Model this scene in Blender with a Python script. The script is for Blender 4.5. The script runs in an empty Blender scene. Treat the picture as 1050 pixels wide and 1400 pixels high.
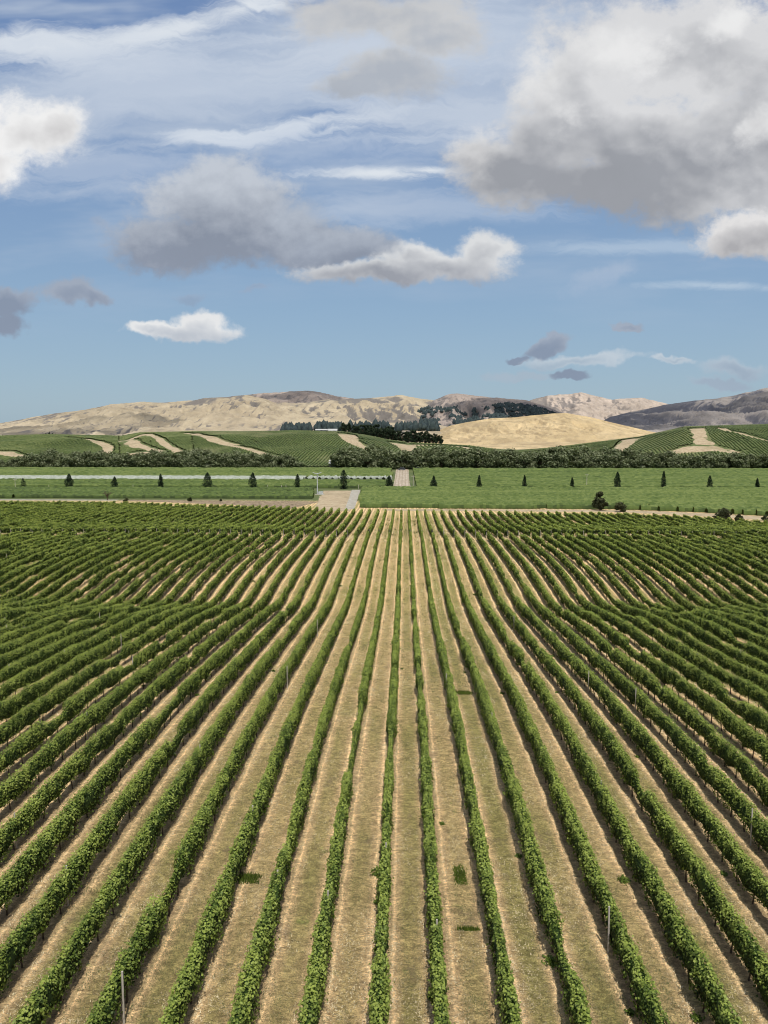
import bpy, math, random
import numpy as np
R = math.radians
rng = np.random.default_rng(7)
random.seed(7)
sc = bpy.context.scene
col = sc.collection

# ------------------------------------------------------------------ camera model
F = 1052.0; CX, CY = 525.0, 700.0
HOR, VPX = 590.0, 553.0
PITCH = math.atan((CY-HOR)/F); YAW = math.atan((VPX-CX)/F)
CAMZ = 22.4
cam = bpy.data.objects.new('camera', bpy.data.cameras.new('camera')); col.objects.link(cam)
cam.location = (0, 0, CAMZ)
cam.rotation_euler = (math.pi/2-PITCH, 0, YAW)
cam.data.sensor_fit = 'VERTICAL'; cam.data.sensor_height = 36; cam.data.lens = 36*F/1400
cam.data.clip_start = 0.5; cam.data.clip_end = 40000
sc.camera = cam
sc.render.resolution_x = 768; sc.render.resolution_y = 1024

def ray(px, py):
    x, y, z = (px-CX)/F, -(py-CY)/F, -1.0
    a = math.pi/2-PITCH
    y2 = y*math.cos(a)-z*math.sin(a); z2 = y*math.sin(a)+z*math.cos(a)
    x3 = x*math.cos(YAW)-y2*math.sin(YAW); y3 = x*math.sin(YAW)+y2*math.cos(YAW)
    return (x3/y3, z2/y3)            # slope per metre of world Y
def at(px, py, Y):
    u, v = ray(px, py); return (u*Y, Y, CAMZ+v*Y)

# ------------------------------------------------------------------ noise
class Noise:
    def __init__(s, seed):
        s.g = np.random.default_rng(seed).random((256, 256))
    def v(s, x, y):
        x = np.asarray(x, float); y = np.asarray(y, float)
        xi = np.floor(x).astype(int); yi = np.floor(y).astype(int)
        fx = x-xi; fy = y-yi; fx = fx*fx*(3-2*fx); fy = fy*fy*(3-2*fy)
        a = s.g[xi & 255, yi & 255]; b = s.g[(xi+1) & 255, yi & 255]
        c = s.g[xi & 255, (yi+1) & 255]; d = s.g[(xi+1) & 255, (yi+1) & 255]
        return (a*(1-fx)+b*fx)*(1-fy)+(c*(1-fx)+d*fx)*fy
    def fbm(s, x, y, o=4):
        t = 0; a = 1; n = 0
        for i in range(o):
            t = t+a*s.v(x*2**i+17.3*i, y*2**i+5.1*i); n += a; a *= .5
        return t/n
    def ridge(s, x, y, o=4):
        t = 0; a = 1; n = 0
        for i in range(o):
            t = t+a*(1-np.abs(2*s.v(x*2**i+7.7*i, y*2**i+3.3*i)-1)); n += a; a *= .55
        return t/n
NA, NB, NC = Noise(1), Noise(2), Noise(3)
def sm(a, b, x):
    t = np.clip((np.asarray(x, float)-a)/(b-a), 0, 1); return t*t*(3-2*t)

# ------------------------------------------------------------------ terrain height
PLAIN = -4.2
gy = [0, 27, 52, 64, 76, 90, 102, 114, 128, 142, 158, 170, 178, 195, 215, 240, 262, 300]
gd = [20.9, 20.7, 20.8, 21.3, 22.2, 23.3, 23.8, 24.0, 23.8, 23.5, 23.1, 22.9, 23.0, 23.7, 24.2, 24.6, 25.0, 25.0]
_Y = np.linspace(0, 300, 601); _D = np.interp(_Y, gy, gd)
_k = np.exp(-np.linspace(-2.2, 2.2, 21)**2); _k /= _k.sum()
_D = np.convolve(np.pad(_D, 10, 'edge'), _k, 'valid')
YR = 800.0
hx = [-700, -300, 0, 60, 165, 190, 260, 330, 400, 470, 500, 530, 560, 640, 700, 760, 870, 930, 1050, 1300, 1900]
hy = [603, 600, 597, 595, 597, 592.5, 591, 591, 590.5, 592, 596, 602, 606, 610, 618, 612, 598, 584.5, 581, 580, 590]
def G(X, Y):
    X = np.asarray(X, float); Y = np.asarray(Y, float)
    near = 20.8-np.interp(Y, _Y, _D)
    side = .35+.65*sm(5, 38, np.abs(X))
    near = near + side*(-1.0*np.exp(-((Y-112)/9.5)**2) + .75*np.exp(-((Y-140)/17)**2) + .5*np.exp(-((Y-92)/10)**2)
                        -.5*np.exp(-((Y-205)/14)**2))
    near = near + (NA.fbm(X/38+9, Y/38, 2)-.5)*.7*sm(30, 80, Y)*(1-sm(215, 260, Y))
    px = VPX+F*X/np.maximum(Y, 200)
    zr = CAMZ-(np.interp(px, hx, hy)-HOR)/F*YR
    t = np.clip((Y-548)/(YR-548), 0, 1)
    s = np.sin(t*math.pi/2)**1.25
    back = 1-sm(YR+10, 1250, Y)
    hill = (zr-PLAIN)*s*back
    hill = hill+(NB.ridge(X/120+3, Y/170, 3)-.62)*10*np.sin(np.clip(t, 0, 1)*math.pi)*(zr-PLAIN)/26
    hill = np.maximum(hill, 0)
    return np.where(Y < 300, near, PLAIN+hill)

def hit(px, py, y0=200., y1=830.):
    u, v = ray(px, py)
    Y = np.linspace(y0, y1, 2500); z = CAMZ+v*Y; g = G(u*Y, Y)
    k = np.nonzero(z <= g)[0]
    i = k[0] if len(k) else len(Y)-1
    return (u*Y[i], Y[i])

# ------------------------------------------------------------------ helpers
def mesh_np(name, V, Fc, mat, parent=None, tone=None, smooth=False, tone_dom='FACE'):
    """V (n,3); Fc (m,k) uniform polygons"""
    me = bpy.data.meshes.new(name)
    V = np.ascontiguousarray(V, dtype=np.float32); Fc = np.ascontiguousarray(Fc, dtype=np.int32)
    m, k = Fc.shape
    me.vertices.add(len(V)); me.vertices.foreach_set('co', V.ravel())
    me.loops.add(m*k); me.loops.foreach_set('vertex_index', Fc.ravel())
    me.polygons.add(m); me.polygons.foreach_set('loop_start', np.arange(0, m*k, k, dtype=np.int32))
    if tone is not None:
        a = me.attributes.new('tone', 'FLOAT', tone_dom); a.data.foreach_set('value', np.ascontiguousarray(tone, dtype=np.float32))
    me.update(calc_edges=True)
    if smooth: me.polygons.foreach_set('use_smooth', np.ones(m, dtype=bool))
    me.materials.append(mat)
    o = bpy.data.objects.new(name, me); col.objects.link(o)
    if parent: o.parent = parent
    return o
def grid_faces(nu, nv, off=0):
    i = np.arange(nu*nv).reshape(nu, nv)+off
    return np.stack([i[:-1, :-1], i[1:, :-1], i[1:, 1:], i[:-1, 1:]], -1).reshape(-1, 4)
def tag(o, label=None, cat=None, group=None, kind=None):
    if label: o['label'] = label
    if cat: o['category'] = cat
    if group: o['group'] = group
    if kind: o['kind'] = kind
    return o
def empty(name, loc, rz=0):
    o = bpy.data.objects.new(name, None); col.objects.link(o); o.location = loc; o.rotation_euler = (0, 0, rz)
    o.empty_display_size = .5
    return o
class MB:
    def __init__(s): s.v = []; s.f = []
    def add(s, v, f):
        o = len(s.v); s.v += [tuple(p) for p in v]; s.f += [tuple(i+o for i in q) for q in f]
    def box(s, x0, x1, y0, y1, z0, z1):
        v = [(x, y, z) for z in (z0, z1) for (x, y) in ((x0, y0), (x1, y0), (x1, y1), (x0, y1))]
        s.add(v, [(3, 2, 1, 0), (4, 5, 6, 7), (0, 1, 5, 4), (1, 2, 6, 5), (2, 3, 7, 6), (3, 0, 4, 7)])
    def tube(s, pts, rads, n=6):
        V = []; Fs = []
        for i, (p, r) in enumerate(zip(pts, rads)):
            p = np.array(p, float)
            d = np.array(pts[min(i+1, len(pts)-1)], float)-np.array(pts[max(i-1, 0)], float); d /= np.linalg.norm(d)+1e-9
            a = np.cross(d, (0, 1, 0) if abs(d[1]) < .9 else (1, 0, 0)); a /= np.linalg.norm(a); b = np.cross(d, a)
            for j in range(n):
                t = 2*math.pi*j/n; V.append(p+r*(a*math.cos(t)+b*math.sin(t)))
        for i in range(len(pts)-1):
            for j in range(n):
                k = (j+1) % n; Fs.append((i*n+j, i*n+k, (i+1)*n+k, (i+1)*n+j))
        Fs.append(tuple(range(n))[::-1]); Fs.append(tuple((len(pts)-1)*n+j for j in range(n)))
        s.add(V, Fs)
    def build(s, name, mat, parent=None, smooth=False):
        me = bpy.data.meshes.new(name); me.from_pydata(s.v, [], s.f); me.materials.append(mat); me.update()
        if smooth: me.polygons.foreach_set('use_smooth', [True]*len(me.polygons))
        o = bpy.data.objects.new(name, me); col.objects.link(o)
        if parent: o.parent = parent
        return o

# ------------------------------------------------------------------ node helpers
class NT:
    def __init__(s, tree): s.t = tree; s.n = tree.nodes; s.l = tree.links
    def put(s, sock, v):
        if v is None: return
        if isinstance(v, bpy.types.NodeSocket): s.l.new(v, sock)
        else:
            if hasattr(sock.default_value, '__len__') and not hasattr(v, '__len__'): v = (v,)*len(sock.default_value)
            if hasattr(v, '__len__') and len(v) == 3 and len(sock.default_value) == 4: v = tuple(v)+(1,)
            sock.default_value = v
    def math(s, op, a, b=None, c=None, clamp=False):
        n = s.n.new('ShaderNodeMath'); n.operation = op; n.use_clamp = clamp
        s.put(n.inputs[0], a); s.put(n.inputs[1], b); s.put(n.inputs[2], c); return n.outputs[0]
    def vec(s, op, a, b=None):
        n = s.n.new('ShaderNodeVectorMath'); n.operation = op
        s.put(n.inputs[0], a)
        if b is not None: s.put(n.inputs[3] if op == 'SCALE' else n.inputs[1], b)
        return n.outputs[1] if op in ('LENGTH', 'DOT_PRODUCT', 'DISTANCE') else n.outputs[0]
    def noise(s, v, scale, detail=4, rough=.5, dist=0, color=False, lac=2.0):
        n = s.n.new('ShaderNodeTexNoise'); s.put(n.inputs['Vector'], v); n.inputs['Scale'].default_value = scale
        n.inputs['Detail'].default_value = detail; n.inputs['Roughness'].default_value = rough; n.inputs['Distortion'].default_value = dist
        n.inputs['Lacunarity'].default_value = lac
        return n.outputs['Color' if color else 'Fac']
    def ramp(s, f, stops, interp='LINEAR'):
        n = s.n.new('ShaderNodeValToRGB'); n.color_ramp.interpolation = interp; s.put(n.inputs[0], f)
        e = n.color_ramp.elements
        while len(e) < len(stops): e.new(.5)
        for q, (p, c) in zip(e, stops):
            q.position = p; q.color = tuple(c)+(1,) if hasattr(c, '__len__') else (c, c, c, 1)
        return n.outputs[0]
    def mix(s, f, a, b, mode='MIX'):
        n = s.n.new('ShaderNodeMix'); n.data_type = 'RGBA'; n.blend_type = mode
        s.put(n.inputs[0], f); s.put(n.inputs[6], a); s.put(n.inputs[7], b); return n.outputs[2]
    def rng(s, v, a, b, c=0., d=1., smooth=True):
        n = s.n.new('ShaderNodeMapRange'); n.interpolation_type = 'SMOOTHSTEP' if smooth else 'LINEAR'
        s.put(n.inputs[0], v)
        for i, x in enumerate((a, b, c, d)): n.inputs[i+1].default_value = x
        return n.outputs[0]
    def attr(s, name):
        n = s.n.new('ShaderNodeAttribute'); n.attribute_name = name; return n.outputs['Fac']
    def mapping(s, v, loc=(0, 0, 0), rot=(0, 0, 0), scale=(1, 1, 1), typ='POINT'):
        n = s.n.new('ShaderNodeMapping'); n.vector_type = typ; s.put(n.inputs[0], v)
        n.inputs[1].default_value = loc; n.inputs[2].default_value = rot; n.inputs[3].default_value = scale
        return n.outputs[0]
    def objc(s): return s.n.new('ShaderNodeTexCoord').outputs['Object']
    def sep(s, v):
        n = s.n.new('ShaderNodeSeparateXYZ'); s.put(n.inputs[0], v); return n.outputs
    def comb(s, x, y, z=0):
        n = s.n.new('ShaderNodeCombineXYZ'); s.put(n.inputs[0], x); s.put(n.inputs[1], y); s.put(n.inputs[2], z); return n.outputs[0]
def material(name, build, rough=.9, bump=None, trans=0., spec=.2):
    m = bpy.data.materials.new(name); m.use_nodes = True; t = NT(m.node_tree)
    bs = m.node_tree.nodes['Principled BSDF']; out = m.node_tree.nodes['Material Output']
    r = build(t); bmp = None
    if isinstance(r, tuple): r, h, dist = r; 
    else: h = None
    t.put(bs.inputs['Base Color'], r); bs.inputs['Roughness'].default_value = rough
    bs.inputs['Specular IOR Level'].default_value = spec
    if h is not None:
        b = t.n.new('ShaderNodeBump'); b.inputs['Distance'].default_value = dist; b.inputs['Strength'].default_value = 1
        t.put(b.inputs['Height'], h); t.l.new(b.outputs[0], bs.inputs['Normal'])
    if trans:
        tr = t.n.new('ShaderNodeBsdfTranslucent'); t.put(tr.inputs[0], t.mix(1., r, (1.25, 1.35, .55), 'MULTIPLY'))
        mx = t.n.new('ShaderNodeMixShader'); mx.inputs[0].default_value = trans
        t.l.new(bs.outputs[0], mx.inputs[1]); t.l.new(tr.outputs[0], mx.inputs[2]); t.l.new(mx.outputs[0], out.inputs[0])
    return m

# ------------------------------------------------------------------ materials
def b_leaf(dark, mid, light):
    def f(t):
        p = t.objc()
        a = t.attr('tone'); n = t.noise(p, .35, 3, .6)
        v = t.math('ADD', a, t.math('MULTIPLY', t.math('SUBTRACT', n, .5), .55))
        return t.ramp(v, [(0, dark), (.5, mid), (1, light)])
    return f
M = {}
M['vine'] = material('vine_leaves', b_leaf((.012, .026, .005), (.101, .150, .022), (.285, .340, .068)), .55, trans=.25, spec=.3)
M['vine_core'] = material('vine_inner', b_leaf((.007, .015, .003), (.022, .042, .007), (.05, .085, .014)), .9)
def b_farleaf(t):
    p = t.objc(); a = t.attr('tone'); n = t.noise(t.mapping(p, scale=(.05, 1, 1)), .12, 4, .7); n2 = t.noise(p, .022, 4, .6); n3 = t.noise(p, 1.1, 3, .7)
    v = t.math('ADD', a, t.math('ADD', t.math('MULTIPLY', t.math('SUBTRACT', n, .5), 1.1), t.math('MULTIPLY', t.math('SUBTRACT', n2, .5), .6)))
    v = t.math('ADD', v, t.math('MULTIPLY', t.math('SUBTRACT', n3, .5), .5))
    return t.ramp(v, [(0, (.028, .044, .012)), (.5, (.070, .104, .024)), (1, (.135, .170, .048))])
M['far_vine'] = material('distant_vine_leaves', b_farleaf, .8)
M['net'] = material('pale_netting', lambda t: t.ramp(t.noise(t.objc(), .8, 4, .6), [(.3, (.22, .25, .20)), (.7, (.38, .40, .34))]), .9)
def b_hill(t):
    p = t.objc(); a = t.attr('tone'); n = t.noise(p, .35, 3, .6); n2 = t.noise(p, .016, 5, .62)
    v = t.math('ADD', a, t.math('ADD', t.math('MULTIPLY', t.math('SUBTRACT', n, .5), .5), t.math('MULTIPLY', t.math('SUBTRACT', n2, .5), 1.1)))
    c = t.ramp(v, [(0, (.030, .046, .014)), (.5, (.074, .102, .028)), (1, (.150, .170, .060))])
    return t.mix(t.rng(t.noise(t.mapping(p, loc=(50, 9, 0)), .013, 4, .6), .54, .68, 0, .6), c, (.21, .20, .10))
M['hill_vine'] = material('hill_vine_leaves', b_hill, .8)
M['conifer'] = material('conifer_needles', b_leaf((.008, .017, .008), (.022, .042, .017), (.055, .085, .03)), .7, trans=.1)
M['pine'] = material('pine_needles', b_leaf((.007, .014, .008), (.020, .035, .016), (.05, .07, .03)), .8)
M['willow'] = material('willow_leaves', b_leaf((.035, .05, .022), (.115, .140, .065), (.26, .275, .17)), .7, trans=.15)
M['bush'] = material('bush_leaves', b_leaf((.015, .02, .008), (.045, .052, .022), (.09, .10, .045)), .7, trans=.1)
M['far_tree'] = material('far_wood_leaves', b_leaf((.020, .032, .036), (.034, .050, .052), (.056, .076, .070)), .9)
def b_bark(t):
    p = t.objc(); return t.ramp(t.noise(t.mapping(p, scale=(1, 1, .2)), 30, 4, .6), [(.3, (.035, .025, .017)), (.7, (.11, .085, .06))])
M['bark'] = material('bark', b_bark)
def b_post(t):
    p = t.objc(); return t.ramp(t.noise(t.mapping(p, scale=(1, 1, .1)), 40, 4, .6), [(.3, (.28, .25, .21)), (.7, (.50, .46, .39))])
M['post'] = material('weathered_post', b_post)
M['paint'] = material('white_paint', lambda t: t.ramp(t.noise(t.objc(), 1.5, 4, .6), [(.3, (.55, .55, .52)), (.6, (.78, .78, .75))]), .5)
M['steel'] = material('galvanised_steel', lambda t: t.ramp(t.noise(t.objc(), 3, 3, .5), [(.3, (.34, .36, .36)), (.7, (.50, .52, .52))]), .5)
M['dark'] = material('dark_glass', lambda t: t.ramp(t.noise(t.objc(), 2, 2, .5), [(.3, (.01, .012, .015)), (.7, (.03, .035, .04))]), .2)
M['roofing'] = material('pale_roofing', lambda t: t.ramp(t.noise(t.mapping(t.objc(), scale=(3, .3, 1)), 2, 3, .5), [(.3, (.36, .36, .35)), (.7, (.5, .5, .48))]), .5)

ROW = 2.5; X0 = -.36*ROW
def b_ground(t):
    p = t.objc(); s = t.sep(p); X, Y = s[0], s[1]
    wob = t.math('MULTIPLY', t.math('SUBTRACT', t.noise(t.mapping(p, scale=(1, .35, 1)), .9, 4, .6), .5), .16)
    u = t.math('FRACT', t.math('ADD', t.math('DIVIDE', t.math('SUBTRACT', X, X0), ROW), t.math('ADD', wob, 50.)))
    # under-vine bare soil, wheel tracks, greener middle
    base = t.ramp(u, [(0, (.175, .138, .088)), (.14, (.25, .205, .130)), (.19, (.40, .32, .205)), (.235, (.27, .215, .135)),
                      (.40, (.21, .18, .10)), (.60, (.22, .185, .105)), (.74, (.27, .215, .135)), (.81, (.43, .345, .22)), (.87, (.26, .212, .135)), (1., (.175, .138, .088))])
    big = t.noise(t.mapping(p, scale=(1, .25, 1)), .28, 4, .6)
    # alternate mown rows, each alley its own dryness
    rid = t.math('FLOOR', t.math('DIVIDE', t.math('SUBTRACT', X, X0), ROW))
    wn = t.n.new('ShaderNodeTexWhiteNoise'); wn.noise_dimensions = '1D'; t.put(wn.inputs['W'], rid)
    mid = t.math('MULTIPLY', t.rng(u, .22, .42), t.rng(u, .80, .6))
    g = t.math('MULTIPLY', mid, t.rng(t.math('ADD', big, t.math('MULTIPLY', wn.outputs[0], .2)), .42, .74))
    c = t.mix(t.math('MULTIPLY', g, .8), base, (.12, .125, .05))
    patch = t.rng(t.noise(p, .11, 3, .5), .60, .74)
    c = t.mix(t.math('MULTIPLY', patch, .45), c, (.10, .125, .045))
    weeds = t.rng(t.noise(t.mapping(p, scale=(1, .8, 1), loc=(31, 4, 0)), .55, 5, .65), .64, .72)
    c = t.mix(t.math('MULTIPLY', weeds, .55), c, (.085, .13, .035))
    # straw blades: short streaks, light and dark
    f1 = t.noise(t.mapping(p, scale=(1.0, 2.4, 1)), 5.5, 5, .75, 1.2)
    f2 = t.noise(t.mapping(p, scale=(1, 1.6, 1), rot=(0, 0, .6)), 16, 3, .8)
    f = t.math('ADD', t.math('MULTIPLY', f1, .55), t.math('MULTIPLY', f2, .45))
    f3 = t.noise(t.mapping(p, scale=(1, 1.4, 1)), 2.2, 4, .7, .8)
    c = t.mix(1., c, t.ramp(f, [(.38, .40), (.46, .80), (.53, 1.15), (.60, 1.65)]), 'MULTIPLY')
    c = t.mix(1., c, t.ramp(f3, [(.36, .68), (.5, 1.0), (.62, 1.38)]), 'MULTIPLY')
    c = t.mix(1., c, (1.95, 1.72, 1.40), 'MULTIPLY')
    # brown bare earth scabs
    br = t.rng(t.noise(t.mapping(p, scale=(1, .5, 1), loc=(5, 9, 2)), .8, 5, .7), .58, .70)
    c = t.mix(t.math('MULTIPLY', br, .5), c, (.20, .145, .095))
    # beyond the near field: pasture greens
    far = t.ramp(t.noise(p, .03, 5, .6), [(.3, (.075, .10, .035)), (.5, (.10, .125, .045)), (.75, (.17, .16, .075))])
    c = t.mix(t.rng(Y, 288, 300), c, far)
    veryfar = t.ramp(t.noise(p, .004, 5, .6), [(.3, (.11, .12, .06)), (.7, (.33, .27, .17))])
    c = t.mix(t.rng(Y, 860, 1000), c, veryfar)
    h = t.math('MULTIPLY', f, t.rng(Y, 200, 40, .0, 1.))
    return c, h, .16
M['ground'] = material('dry_mown_grass', b_ground, .95)
def b_track(t):
    p = t.objc(); f = t.noise(p, .4, 6, .7); n2 = t.noise(p, .06, 3, .5)
    c = t.ramp(f, [(.3, (.25, .185, .115)), (.5, (.38, .30, .19)), (.7, (.47, .385, .26))])
    return t.mix(t.rng(n2, .5, .7, 0, .45), c, (.19, .17, .085))
M['track'] = material('dirt_track', b_track)
def b_pale(t):
    p = t.objc(); f = t.noise(p, .5, 5, .6)
    return t.ramp(f, [(.3, (.27, .25, .20)), (.7, (.42, .39, .33))])
M['gravel'] = material('pale_gravel', b_pale)
def b_rough(t):
    p = t.objc(); f = t.noise(p, .5, 6, .75)
    return t.ramp(f, [(.35, (.10, .07, .045)), (.5, (.24, .18, .11)), (.66, (.38, .31, .2))])
M['rough'] = material('rough_dry_ground', b_rough)
def b_lane(t):
    p = t.objc(); f = t.noise(t.mapping(p, scale=(1, .2, 1)), .8, 6, .7)
    X = t.sep(p)[0]; w = t.math('SINE', t.math('MULTIPLY', X, 3.6))
    c = t.ramp(f, [(.3, (.27, .21, .15)), (.5, (.40, .33, .25)), (.7, (.50, .43, .34))])
    return t.mix(t.rng(w, .1, .9, 0, .45), c, (.20, .17, .10))
M['lane'] = material('rutted_lane', b_lane)

def b_mtn(tan, pale, scrub_shade, k=1.0, sc_=1.0):
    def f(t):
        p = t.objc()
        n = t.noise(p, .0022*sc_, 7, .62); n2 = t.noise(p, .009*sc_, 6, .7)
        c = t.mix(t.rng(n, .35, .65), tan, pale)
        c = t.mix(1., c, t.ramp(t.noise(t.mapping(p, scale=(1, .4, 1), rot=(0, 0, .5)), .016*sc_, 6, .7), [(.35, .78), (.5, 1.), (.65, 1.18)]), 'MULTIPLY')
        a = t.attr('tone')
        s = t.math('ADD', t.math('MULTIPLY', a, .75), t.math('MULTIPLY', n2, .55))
        c = t.mix(t.rng(s, .52, .82, 0, k), c, scrub_shade)  # scrub colour also serves as painted shade where tone is high
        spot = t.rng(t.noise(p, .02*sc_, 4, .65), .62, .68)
        c = t.mix(t.math('MULTIPLY', t.math('MULTIPLY', spot, t.rng(a, .3, .7)), .6*k), c, tuple(x*.45 for x in scrub_shade))
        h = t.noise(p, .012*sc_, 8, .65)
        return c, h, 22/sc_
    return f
M['m_tan'] = material('tan_range', b_mtn((.34, .28, .19), (.42, .35, .24), (.15, .137, .125), .9))  # far range colours greyed to paint in some distance haze
M['m_grey'] = material('grey_range', b_mtn((.27, .225, .195), (.33, .27, .225), (.13, .12, .115), .8))
M['m_back'] = material('back_range', b_mtn((.36, .30, .245), (.45, .37, .30), (.19, .17, .155), .85, .7))
M['m_gold'] = material('golden_hill', b_mtn((.44, .335, .185), (.53, .41, .235), (.30, .225, .13), .5, 2.5))
M['m_dark'] = material('scrub_range', b_mtn((.25, .225, .205), (.34, .30, .265), (.135, .132, .145), .95))

# ------------------------------------------------------------------ ground sheet
def axis(parts):
    out = []
    for a, b, st in parts: out.append(np.arange(a, b, st))
    return np.concatenate(out)
ay = axis([(-60, 0, 6), (0, 300, 1.5), (300, 540, 8), (540, 1260, 6), (1260, 3000, 120), (3000, 16001, 1000)])
ax = axis([(-12000, -1500, 750), (-1500, -500, 50), (-500, -160, 10), (-160, 160, 2.5), (160, 500, 10), (500, 1500, 50), (1500, 12001, 750)])
XX, YY = np.meshgrid(ax, ay, indexing='ij')
ZZ = G(XX, YY)
ZZ = ZZ+np.where(YY < 260, (NC.fbm(XX/1.7, YY/3, 3)-.5)*.14, 0)
o = mesh_np('ground', np.stack([XX, YY, ZZ], -1).reshape(-1, 3), grid_faces(len(ax), len(ay)), M['ground'], smooth=True)
o['kind'] = 'structure'

# ------------------------------------------------------------------ draped strips
def strip(name, pts, widths, mat, lift=.06, step=2.5, edge=.35):
    pts = np.array(pts, float); w = np.array(widths if hasattr(widths, '__len__') else [widths]*len(pts), float)
    d = np.r_[0, np.cumsum(np.linalg.norm(np.diff(pts, axis=0), axis=1))]
    n = max(3, int(d[-1]/step)); s = np.linspace(0, d[-1], n)
    P = np.stack([np.interp(s, d, pts[:, 0]), np.interp(s, d, pts[:, 1])], -1)
    k = np.ones(5)/5
    if n > 12:
        for c in (0, 1): P[:, c] = np.convolve(np.pad(P[:, c], 2, 'edge'), k, 'valid')
    W = np.interp(s, d, w)
    T = np.gradient(P, axis=0); T /= np.linalg.norm(T, axis=1)[:, None]+1e-9; Nn = np.stack([-T[:, 1], T[:, 0]], -1)
    m = 7; q = np.linspace(-.5, .5, m)
    jit = (NA.fbm(s/6+pts[0, 0], np.zeros(n)+3, 3)-.5)*edge*2
    A = P[:, None, :]+Nn[:, None, :]*(q[None, :, None]*(W*(1+jit))[:, None, None])
    Z = G(A[..., 0], A[..., 1])+lift
    Z[:, 0] -= .1; Z[:, -1] -= .1
    V = np.concatenate([A, Z[..., None]], -1).reshape(-1, 3)
    o = mesh_np(name, V, grid_faces(n, m), mat, smooth=True); o['kind'] = 'structure'
    return P, W
# front vineyard's far edge
ex = [-400, -150, -100, -90, -32, -18, 0, 12, 66, 85, 100, 120, 400]; eY = [272, 272, 271, 267, 252, 243, 240, 240, 234, 224, 212, 198, 150]
def yfar(X): return np.interp(X, ex, eY)
MASK = []   # strips kept clear of vines
def track(name, pxs, w, mat=None, y0=300, lift=.12):
    pts = [hit(x, y, y0) for x, y in pxs]
    P, W = strip(name, pts, w, mat or M['track'], lift)
    MASK.append((P, W/2+1.2)); return P
def clear(X, Y):
    ok = np.ones(X.shape, bool)
    for P, W in MASK:
        bx = (X > P[:, 0].min()-20) & (X < P[:, 0].max()+20) & (Y > P[:, 1].min()-20) & (Y < P[:, 1].max()+20)
        idx = np.nonzero(bx)[0]
        if not len(idx): continue
        for c in range(0, len(idx), 4000):
            ii = idx[c:c+4000]
            d = np.hypot(X[ii, None]-P[None, :, 0], Y[ii, None]-P[None, :, 1])
            j = d.argmin(1); ok[ii] &= d[np.arange(len(ii)), j] > W[j]
    return ok
track('farm_track', [(-60, 597), (-5, 599)], 5)
track('farm_track', [(92, 598.5), (112, 600), (132, 604), (148, 611), (146, 618), (128, 632)], [7, 7, 8, 8, 8, 8])
track('bare_patch', [(-40, 620), (5, 619), (36, 625)], [16, 16, 8], M['track'])
track('farm_track', [(203, 593.5), (185, 599), (170, 603), (185, 609), (208, 615), (222, 618)], [9, 10, 14, 12, 8, 7])
track('bare_patch', [(150, 628), (185, 621), (222, 621)], [10, 26, 14])
track('farm_track', [(203, 594), (222, 605), (247, 619)], [7, 8, 8])
track('farm_track', [(252, 592.5), (290, 602), (330, 612), (360, 621), (385, 628)], 7)
track('farm_track', [(268, 593), (300, 603), (328, 609)], [5, 5, 4])
track('farm_track', [(472, 593.5), (480, 603), (497, 612), (525, 622)], [18, 14, 10, 7])
track('bare_patch', [(548, 607), (556, 613), (560, 622)], [26, 16, 9])
track('farm_track', [(560, 609), (600, 609), (630, 611), (655, 617), (677, 627)], [12, 12, 10, 12, 9])
track('farm_track', [(868, 600), (853, 609), (838, 622)], [22, 13, 10])
track('farm_track', [(952, 586), (958, 597), (963, 609)], [14, 12, 16])
track('bare_patch', [(918, 620), (950, 614), (975, 613), (1012, 620)], [8, 22, 22, 8])
track('farm_track', [(977, 585), (993, 589), (1050, 603)], [7, 6, 5])
track('farm_track', [(720, 619), (790, 611), (868, 599.5)], [5, 5, 5])
# the plain: lanes and dry ground
def gp(px, py, h=0):
    u, v = ray(px, py); Y = (PLAIN+h-CAMZ)/v; return (u*Y, Y)
P, W = strip('rutted_lane', [gp(549, 668), gp(550, 641.5)], [9.5, 10.5], M['lane'], .05, edge=.05); MASK.append((P, W/2+.5))
P, W = strip('tree_line_lane', [(-420, 354), (420, 354)], 6, M['ground'], .004, edge=.05); MASK.append((P, W/2+.5))
a, b = gp(477, 697), gp(487, 669.5)
P, W = strip('gravel_road', [a, b], [4.0, 4.4], M['gravel'], .07, edge=.05); MASK.append((P, W/2+.5))
a, b = gp(452, 700), gp(463, 670.5)
P, W = strip('dry_yard', [a, (b[0]-.5, b[1])], [15, 15], M['track'], .05, edge=.1); MASK.append((P, W/2+1))
P, W = strip('rough_verge', [(-112, 296), (-90, 292), (-62, 286), (-34, 278)], [5, 12, 22, 38], M['rough'], .03, edge=.1); MASK.append((P, W/2+1))
P, W = strip('headland_track', [(-190, 296), (-110, 296)], [4, 4], M['gravel'], .06, edge=.1); MASK.append((P, W/2+1))
P, W = strip('headland_track', [gp(518, 697), gp(600, 697.5), gp(700, 698), gp(850, 699), gp(950, 704), gp(1050, 711), gp(1120, 717)], [6, 8, 9, 11, 14, 14, 14], M['track'], .06, edge=.1); MASK.append((P, W/2+.5)); TRK = P
print('strips')

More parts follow.
